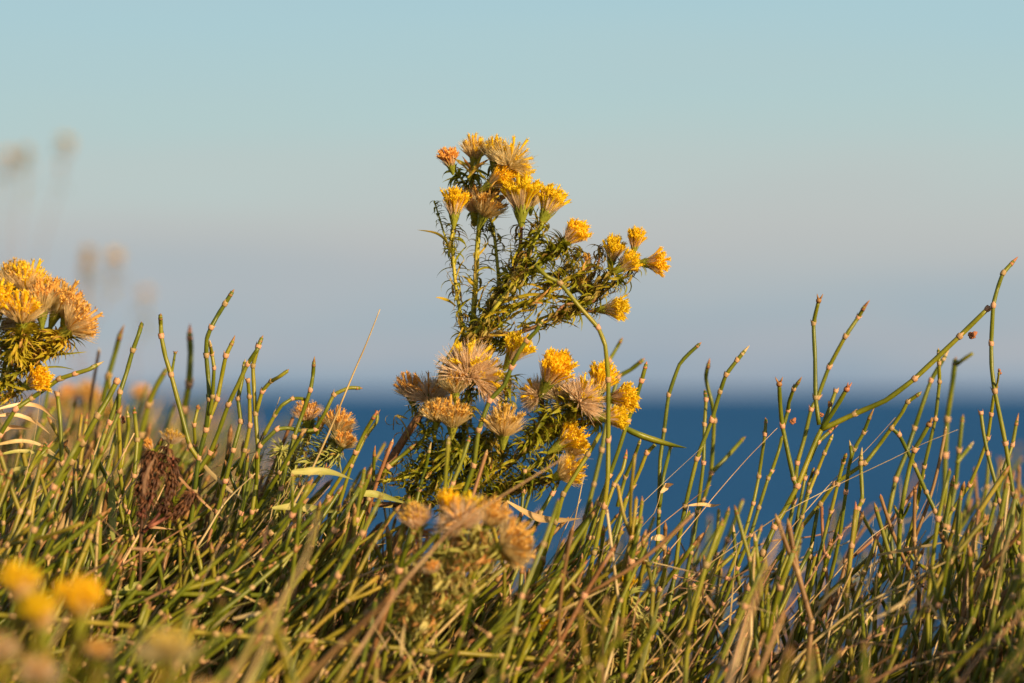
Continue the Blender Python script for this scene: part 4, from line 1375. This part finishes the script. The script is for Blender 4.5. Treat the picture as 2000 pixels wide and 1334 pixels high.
# lower half
S([(760, 905), (800, 880), (835, 850), (850, 820), (840, 795)], 3.4, 2.4, 0.01, 'stem', 34, 24, 0.3)
S([(835, 850), (818, 820), (808, 792)], 2.6, 2.0, 0.012, 'stem', 16, 18, 0.3)
S([(740, 940), (800, 930), (860, 905), (900, 870), (905, 830), (900, 785)], 3.4, 2.6, -0.006, 'stem', 60, 24, 0.25)
S([(870, 900), (885, 870), (888, 850)], 2.6, 2.4, 0.004, 'stem', 20, 22, 0.3)
S([(905, 830), (915, 790), (918, 748)], 2.4, 2.2, -0.006, 'stem', 34, 22, 0.3)
S([(720, 985), (820, 985), (900, 970), (945, 945), (995, 909), (1040, 862), (1060, 820), (1058, 768)], 5.0, 3.0, 0.004, 'stemr', 76, 26, 0.35)
S([(880, 975), (940, 930), (975, 895), (985, 870)], 3.0, 2.8, 0.0, 'stem', 40, 26, 0.3)
S([(1040, 862), (1080, 835), (1130, 805), (1165, 782)], 3.6, 2.8, -0.004, 'stem', 66, 24, 0.3)
S([(1020, 880), (1050, 840), (1085, 800), (1125, 795)], 3.0, 2.6, -0.012, 'stem', 76, 24, 0.25)
S([(1060, 850), (1110, 835), (1150, 822), (1168, 815)], 3.0, 2.6, 0.0, 'stem', 50, 24, 0.4)
S([(950, 965), (1010, 940), (1050, 905), (1080, 885)], 3.6, 2.8, 0.0, 'stem', 60, 24, 0.35)
S([(900, 990), (960, 975), (1030, 950), (1080, 935)], 3.8, 3.0, -0.004, 'stemr', 50, 28, 0.5)
S([(930, 960), (945, 900), (960, 850), (985, 800), (990, 735)], 3.2, 2.6, -0.008, 'stem', 86, 24, 0.3)
S([(905, 700), (935, 672), (965, 668), (995, 672)], 2.6, 2.0, 0.004, 'stem', 66, 20, 0.3)
S([(870, 985), (905, 930), (930, 890), (940, 850)], 2.8, 1.8, 0.0, 'stem', 60, 26, 0.2)
S([(820, 990), (850, 940), (880, 900), (900, 880)], 2.8, 1.8, -0.004, 'stem', 60, 28, 0.2)
S([(790, 1000), (810, 950), (830, 900), (850, 860)], 2.6, 1.6, 0.006, 'stem', 44, 30, 0.2)
S([(860, 1010), (930, 985), (990, 960), (1030, 930)], 2.8, 1.8, -0.008, 'stem', 60, 28, 0.3)
S([(800, 860), (790, 830), (772, 812), (768, 840)], 1.6, 0.8, 0.0, 'leafd', 2, 22, 1.0)


def H(x, y, ax, az, ln, kind, d=0.0, amber=False, gold=False, ay=0.0, plant=None):
    add_head((plant or pl).root, P(x, y, d), Vector((ax, -0.25 + ay, az)), ln * PX * (1 + d / FD) * 1.12, kind, pl.r, amber, gold)


H(885, 340, -0.15, 1, 50, 'yellow', 0.008, True)
H(924, 330, 0.1, 1, 58, 'mixed', 0.010, False, True)
H(962, 335, -0.05, 1, 60, 'mixed', 0.004, False, True)
H(986, 340, 0.45, 0.9, 66, 'seed', -0.004, False, True)
H(988, 342, 1.0, 0.25, 48, 'mixed', 0.0, False, True)
H(938, 372, 1, 0.45, 62, 'yellow', -0.002, False, True)
H(886, 444, 0.05, 1, 70, 'yellow', -0.002)
H(926, 440, 0.0, 1, 66, 'mixed', 0.010, True)
H(934, 446, 0.65, 1, 78, 'mixed', 0.004, True, True)
H(1018, 440, -0.02, 1, 80, 'yellow', -0.006)
H(1056, 440, 0.35, 1, 76, 'yellow', -0.008)
H(1036, 420, 0.15, 1, 48, 'mixed', 0.012, False, True)
H(1092, 486, 0.75, 0.8, 60, 'yellow', -0.004)
H(1190, 528, 0.3, 1, 62, 'yellow', 0.006)
H(1194, 536, 0.85, 0.75, 58, 'yellow', -0.004)
H(1236, 500, 0.4, 1, 52, 'yellow', 0.002)
H(1243, 514, 1, 0.02, 56, 'yellow', -0.002)
H(1160, 606, 1, 0.05, 60, 'yellow', -0.002)
H(1110, 575, 0.6, 0.4, 52, 'mixed', 0.008, True, True)
H(1130, 590, 0.5, 0.6, 40, 'yellow', 0.006)
H(1150, 530, -0.2, 1, 30, 'bud', 0.008, True)
# lower
H(910, 752, 0.15, 1, 84, 'seed', -0.012)
H(918, 752, 0.95, 0.6, 76, 'seed', -0.008)
H(985, 722, 0.4, 1, 74, 'yellow', -0.010)
H(806, 795, -0.2, 1, 64, 'mixed', 0.010, True)
H(837, 795, 0.02, 1, 66, 'seed', 0.006, True)
H(890, 788, -0.1, 1, 54, 'mixed', -0.018, True, True)
H(852, 838, 0.0, 1, 54, 'mixed', -0.018, True, True)
H(882, 856, -0.15, 1, 66, 'mixed', -0.018, True, True)
H(982, 876, 0.15, 1, 80, 'mixed', -0.018, True, True)
H(1056, 772, 0.4, 1, 84, 'yellow', -0.010)
H(1062, 778, -0.95, 0.35, 50, 'seed', -0.004)
H(1088, 790, 0.2, 1, 56, 'seed', -0.004)
H(1120, 796, 0.55, 0.6, 62, 'seed', -0.010)
H(1160, 790, 0.15, 1, 74, 'yellow', 0.004, False, True)
H(1174, 780, 0.95, 0.15, 66, 'yellow', -0.002)
H(1158, 818, 1, 0.25, 62, 'yellow', -0.008)
H(1072, 884, 0.85, 0.5, 70, 'yellow', -0.006, False, True)
H(1100, 905, 0.75, 0.65, 60, 'mixed', -0.002, False, True)
H(1072, 938, 0.95, 0.4, 68, 'mixed', -0.008, False, True)
pl.finish()

# the bloom cut by the left edge -----------------------------------------------
foot = P(-70, 1150, -0.01); foot.z = ground(foot.x, foot.y) - 0.003
pl2 = Plant('goldilocks_plant', foot, 'flowering plant with dense fluffy golden heads cut off by the left edge', 'flowering plant', 78, 240)
S = pl2.stem
S([proj(foot), (-60, 1000), (-50, 900), (-30, 820), (0, 755), (20, 715), (38, 680)], 5, 4, 0, 'stem', 20, 34, 0.4)
S([(-10, 770), (20, 740), (60, 700), (95, 672), (110, 655)], 4, 3, -0.004, 'stem', 80, 26, 0.25)
S([(0, 760), (10, 710), (15, 660), (20, 625)], 4, 3, 0.004, 'stem', 60, 24, 0.2)
S([(30, 700), (40, 665), (45, 645)], 3.4, 3, -0.01, 'stem', 70, 24, 0.2)
S([(30, 705), (65, 670), (85, 645)], 3.4, 3, 0.0, 'stem', 70, 26, 0.2)
S([(40, 715), (90, 690), (120, 672), (130, 655)], 3, 2.4, -0.006, 'stem', 60, 24, 0.2)
S([(-20, 790), (20, 772), (45, 758)], 2.6, 2, -0.002, 'stem', 20, 24, 0.3)
for pts in ([(60, 705), (100, 694), (140, 690), (170, 687)], [(10, 735), (60, 722), (110, 716), (145, 722)], [(10, 748), (50, 760), (85, 752), (100, 742)], [(0, 700), (30, 708), (60, 720)]):
    w3 = [P(a, b, -0.01 + 0.003 * i) - foot for i, (a, b) in enumerate(pts)]
    sp = smooth_path(w3, 4); k = len(sp)
    mb = MB(); mb.blade(sp, [2.6 * PX * (1 - (i / (k - 1)) ** 3) + 2e-5 for i in range(k)], Vector((0.2, -0.4, 1)), 0, 0.3)
    mb.build('leaf', M['leafg'], pl2.root)
for a in ((20, 590, 0.15, 1, 78, 'mixed', 0.006, True, True), (45, 595, 0.35, 1, 80, 'mixed', 0.004, False, True), (-8, 640, 0.15, 1, 78, 'yellow', -0.012),
          (42, 655, 0.1, 1, 74, 'mixed', -0.012, False, True), (82, 640, -0.05, 1, 84, 'mixed', -0.004, True, True), (98, 640, 0.35, 1, 84, 'mixed', 0.002, True, True),
          (112, 660, 0.75, 0.8, 80, 'mixed', -0.010, True, True), (65, 640, -0.4, 1, 74, 'seed', 0.0, True, False), (-20, 600, 0, 1, 70, 'mixed', 0.006, True, False),
          (120, 645, 0.35, 0.9, 74, 'mixed', 0.0, True, True), (40, 760, 0.95, 0.35, 58, 'yellow', -0.004)):
    H(*a, plant=pl2)
pl2.finish()

# pale small plant left of the bloom --------------------------------------------
foot = P(520, 1100, 0.02); foot.z = ground(foot.x, foot.y) - 0.003
pl3 = Plant('goldilocks_plant', foot, 'small pale plant with two straw-coloured heads and one reddish head left of the tall bloom', 'flowering plant', 79, 140)
pl3.pale = True
S = pl3.stem
S([proj(foot), (540, 1000), (570, 940), (610, 900), (640, 880), (655, 862)], 3.4, 2.6, 0.015, 'paleleaf', 70, 26, 0.1)
S([(600, 905), (640, 895), (662, 884)], 2.6, 2.2, 0.012, 'paleleaf', 30, 22, 0.1)
S([(565, 950), (585, 890), (600, 850), (608, 832)], 2.6, 2.2, 0.02, 'paleleaf', 50, 24, 0.1)
S([(520, 1020), (540, 950), (545, 900), (552, 880)], 2.6, 2.2, 0.02, 'paleleaf', 60, 24, 0.1)
for a in ((600, 838, 0.15, 1, 50, 'mixed', 0.02, True), (652, 866, 0.35, 1, 60, 'mixed', 0.012, True, True), (660, 886, 0.5, 0.9, 50, 'mixed', 0.01, True, True), (618, 850, 0.3, 1, 40, 'bud', 0.015, True)):
    H(*a, plant=pl3)
pl3.finish()

# brown withered plant -----------------------------------------------------------
foot = P(270, 1170, -0.04); foot.z = ground(foot.x, foot.y) - 0.003
pl4 = Plant('withered_plant', foot, 'dark brown withered plant with tightly curled leaves in the left thicket', 'withered plant', 80, 260)
for pts in ([proj(foot), (275, 1050), (290, 980), (310, 920), (330, 868)], [(280, 1040), (320, 990), (335, 940), (338, 890)], [(285, 1010), (275, 960), (290, 910), (300, 880)],
            [(290, 1030), (335, 1005), (365, 980), (378, 960)]):
    w = pl4.stem(pts, 3.5, 2, -0.045, 'brown', 0)
    sp = smooth_path([q - foot for q in w], 4)
    for k in range(420):
        i = pl4.r.randrange(int(len(sp) * 0.35), len(sp) - 1)
        pl4.leaf(sp[i], (sp[i + 1] - sp[i]).normalized(), PX * pl4.r.uniform(14, 32), True, pl4.r.uniform(0.6, 1.2), 'brown')
for a in ((330, 880, 0.2, 1, 40, 'mixed', -0.045, True), (300, 890, -0.2, 1, 34, 'bud', -0.04, True)):
    H(*a, plant=pl4)
pl4.finish()

# nearer, slightly blurred plant under the bloom ---------------------------------
foot = P(800, 1330, -0.13); foot.z = ground(foot.x, foot.y) - 0.003
pl5 = Plant('goldilocks_plant', foot, 'nearer blurred plant with brownish yellow heads just below the tall bloom', 'flowering plant', 81, 200)
pl5.pale = True
S = pl5.stem
S([proj(foot), (800, 1250), (815, 1180), (840, 1120), (865, 1060), (872, 1025)], 3.2, 2.6, -0.10, 'paleleaf', 49, 34, 0.15)
S([(820, 1180), (812, 1120), (818, 1060), (822, 1035)], 2.8, 2.4, -0.10, 'stemr', 27, 30, 0.3)
S([(840, 1130), (890, 1090), (930, 1060), (938, 1040)], 2.8, 2.4, -0.11, 'paleleaf', 38, 32, 0.15)
S([(850, 1150), (900, 1110), (940, 1090), (962, 1078)], 2.8, 2.4, -0.11, 'paleleaf', 38, 32, 0.15)
S([(810, 1230), (850, 1190), (880, 1160), (900, 1130)], 2.8, 2.0, -0.11, 'paleleaf', 32, 34, 0.15)
S([(805, 1240), (790, 1190), (800, 1140), (790, 1110)], 2.8, 2.0, -0.10, 'paleleaf', 27, 34, 0.15)
for a in ((820, 1048, -0.2, 1, 64, 'mixed', -0.10, True), (808, 1030, -0.4, 1, 44, 'mixed', -0.09, True), (868, 1028, 0.05, 1, 66, 'yellow', -0.10, False, True),
          (905, 1040, -0.25, 1, 60, 'seed', -0.11, True, False), (928, 1046, 0.0, 1, 72, 'mixed', -0.10, False, True), (942, 1046, 0.4, 1, 70, 'mixed', -0.10, True, True),
          (955, 1082, 0.85, 0.45, 82, 'mixed', -0.11, True, True), (965, 1090, 1, 0.15, 60, 'mixed', -0.10, True, True), (885, 1085, 0.3, 1, 42, 'mixed', -0.10, True, False),
          (850, 1130, -0.3, 1, 36, 'mixed', -0.11, True)):
    H(*a, plant=pl5)
pl5.finish()

# small yellow heads hidden low in the right-hand tangle ---------------------------
foot = P(1200, 1330, -0.03); foot.z = ground(foot.x, foot.y) - 0.003
pl6 = Plant('goldilocks_plant', foot, 'low pale plant with small yellow heads half hidden in the lower middle tangle', 'flowering plant', 82, 160)
pl6.pale = True
S = pl6.stem
S([proj(foot), (1200, 1250), (1212, 1190), (1225, 1160)], 3, 2.4, -0.03, 'paleleaf', 80, 34, 0.1)
S([(1190, 1290), (1150, 1270), (1120, 1250), (1118, 1238)], 2.8, 2.2, -0.03, 'paleleaf', 60, 30, 0.1)
S([(1185, 1300), (1130, 1300), (1080, 1270), (1062, 1250)], 2.8, 2.2, -0.05, 'paleleaf', 60, 30, 0.1)
S([(1200, 1300), (1240, 1270), (1260, 1240), (1258, 1210)], 2.8, 2.2, -0.03, 'paleleaf', 60, 32, 0.1)
for a in ((1220, 1170, 0.1, 1, 48, 'yellow', -0.03), (1118, 1245, 0.1, 1, 44, 'yellow', -0.04), (1062, 1258, 0.1, 1, 44, 'yellow', -0.05)):
    H(*a, plant=pl6)
pl6.finish()

# strongly blurred near plants, lower left -----------------------------------------
def near_plant(label, d, fx, heads, seed, stems, nm='goldilocks_plant', gold=True):
    f = P(fx, 1500, d); f.z = ground(f.x, f.y) - 0.003
    p = Plant(nm, f, label, 'flowering plant', seed, 60)
    for h in heads:
        x, y = h[0], h[1]
        p.stem([proj(f), ((fx + x) / 2 + 10, (1500 + y) / 2 + 30), (x - 6, y + 50), (x, y)], 3, 2.2, d, 'stem', stems, 30, 0.3, start=0.4)
        H(*h, plant=p)
    p.finish()


near_plant('very blurred bright yellow flowering plant close to the camera at the lower left', -0.36, 60,
           [(40, 1205, 0, 1, 98, 'yellow', -0.36), (90, 1262, 0.05, 1, 104, 'yellow', -0.37), (156, 1240, 0.1, 1, 106, 'yellow', -0.36),
            (188, 1300, 0.2, 1, 50, 'mixed', -0.36, True)], 301, 26)
near_plant('very blurred plant with one fluffy beige head near the bottom left', -0.42, 330,
           [(322, 1305, 0.1, 1, 78, 'seed', -0.42, False, True)], 302, 20)
near_plant('very blurred faint brownish heads rising over the bottom edge left of centre', -0.44, 400,
           [(392, 1385, 0.1, 1, 60, 'seed', -0.44, True, True), (500, 1400, 0.1, 1, 54, 'yellow', -0.44, True)], 303, 16)
near_plant('very blurred faint brownish head at the left edge near the bottom', -0.42, 0,
           [(0, 1290, 0, 1, 56, 'seed', -0.42, True), (70, 1330, 0.2, 1, 50, 'seed', -0.42, True)], 304, 20)

# far blurred flowering plants behind, upper left -----------------------------------
def far_plant(label, d, heads, seed, amber=True):
    fx = sum(h[0] for h in heads) / len(heads)
    f = P(fx, 1100, d); f.z = ground(f.x, f.y) - 0.003
    p = Plant('goldilocks_plant', f, label, 'flowering plant', seed, 30)
    for h in heads:
        x, y = h[0], h[1]
        w = [f, f.lerp(P(x, y, d), 0.5) + Vector((-0.02, 0, 0.02)), P(x - 4, y + 60, d), P(x, y, d)]
        p.stem(None, 1.1, 0.8, d, 'stemr', 4, 24, 0.4, world=w, start=0.6)
        add_head(p.root, P(x, y, d), Vector((h[2], -0.2, 1)), h[3], h[4], p.r, h[5], True)
    p.finish()


far_plant('far blurred stem with faint brownish heads high at the left edge', 2.6,
          [(50, 310, 0.1, 0.018, 'mixed', True), (15, 310, 0.2, 0.016, 'seed', True), (125, 285, 0.3, 0.017, 'seed', False)], 401)
far_plant('far blurred stem with an orange head above the left bloom', 2.0,
          [(168, 535, 0.0, 0.019, 'yellow', True), (170, 512, 0.1, 0.018, 'mixed', True), (222, 512, 0.3, 0.017, 'seed', False)], 402)
far_plant('far blurred stem with one faint greyish head right of the orange one', 2.5, [(285, 580, 0.1, 0.014, 'seed', True)], 403)
far_plant('blurred rust-coloured heads in the grass under the left bloom', 0.55,
          [(130, 800, 0.1, 0.018, 'mixed', True), (160, 795, 0.2, 0.018, 'mixed', True), (110, 815, 0.0, 0.016, 'mixed', True), (185, 815, 0.1, 0.016, 'mixed', True), (145, 840, 0.1, 0.018, 'mixed', True)], 405)
far_plant('blurred pinkish heads in the grass between the two left shoots', 0.6,
          [(275, 790, 0.1, 0.014, 'mixed', True), (205, 835, 0.2, 0.018, 'mixed', True), (235, 870, 0.0, 0.014, 'mixed', True)], 406)
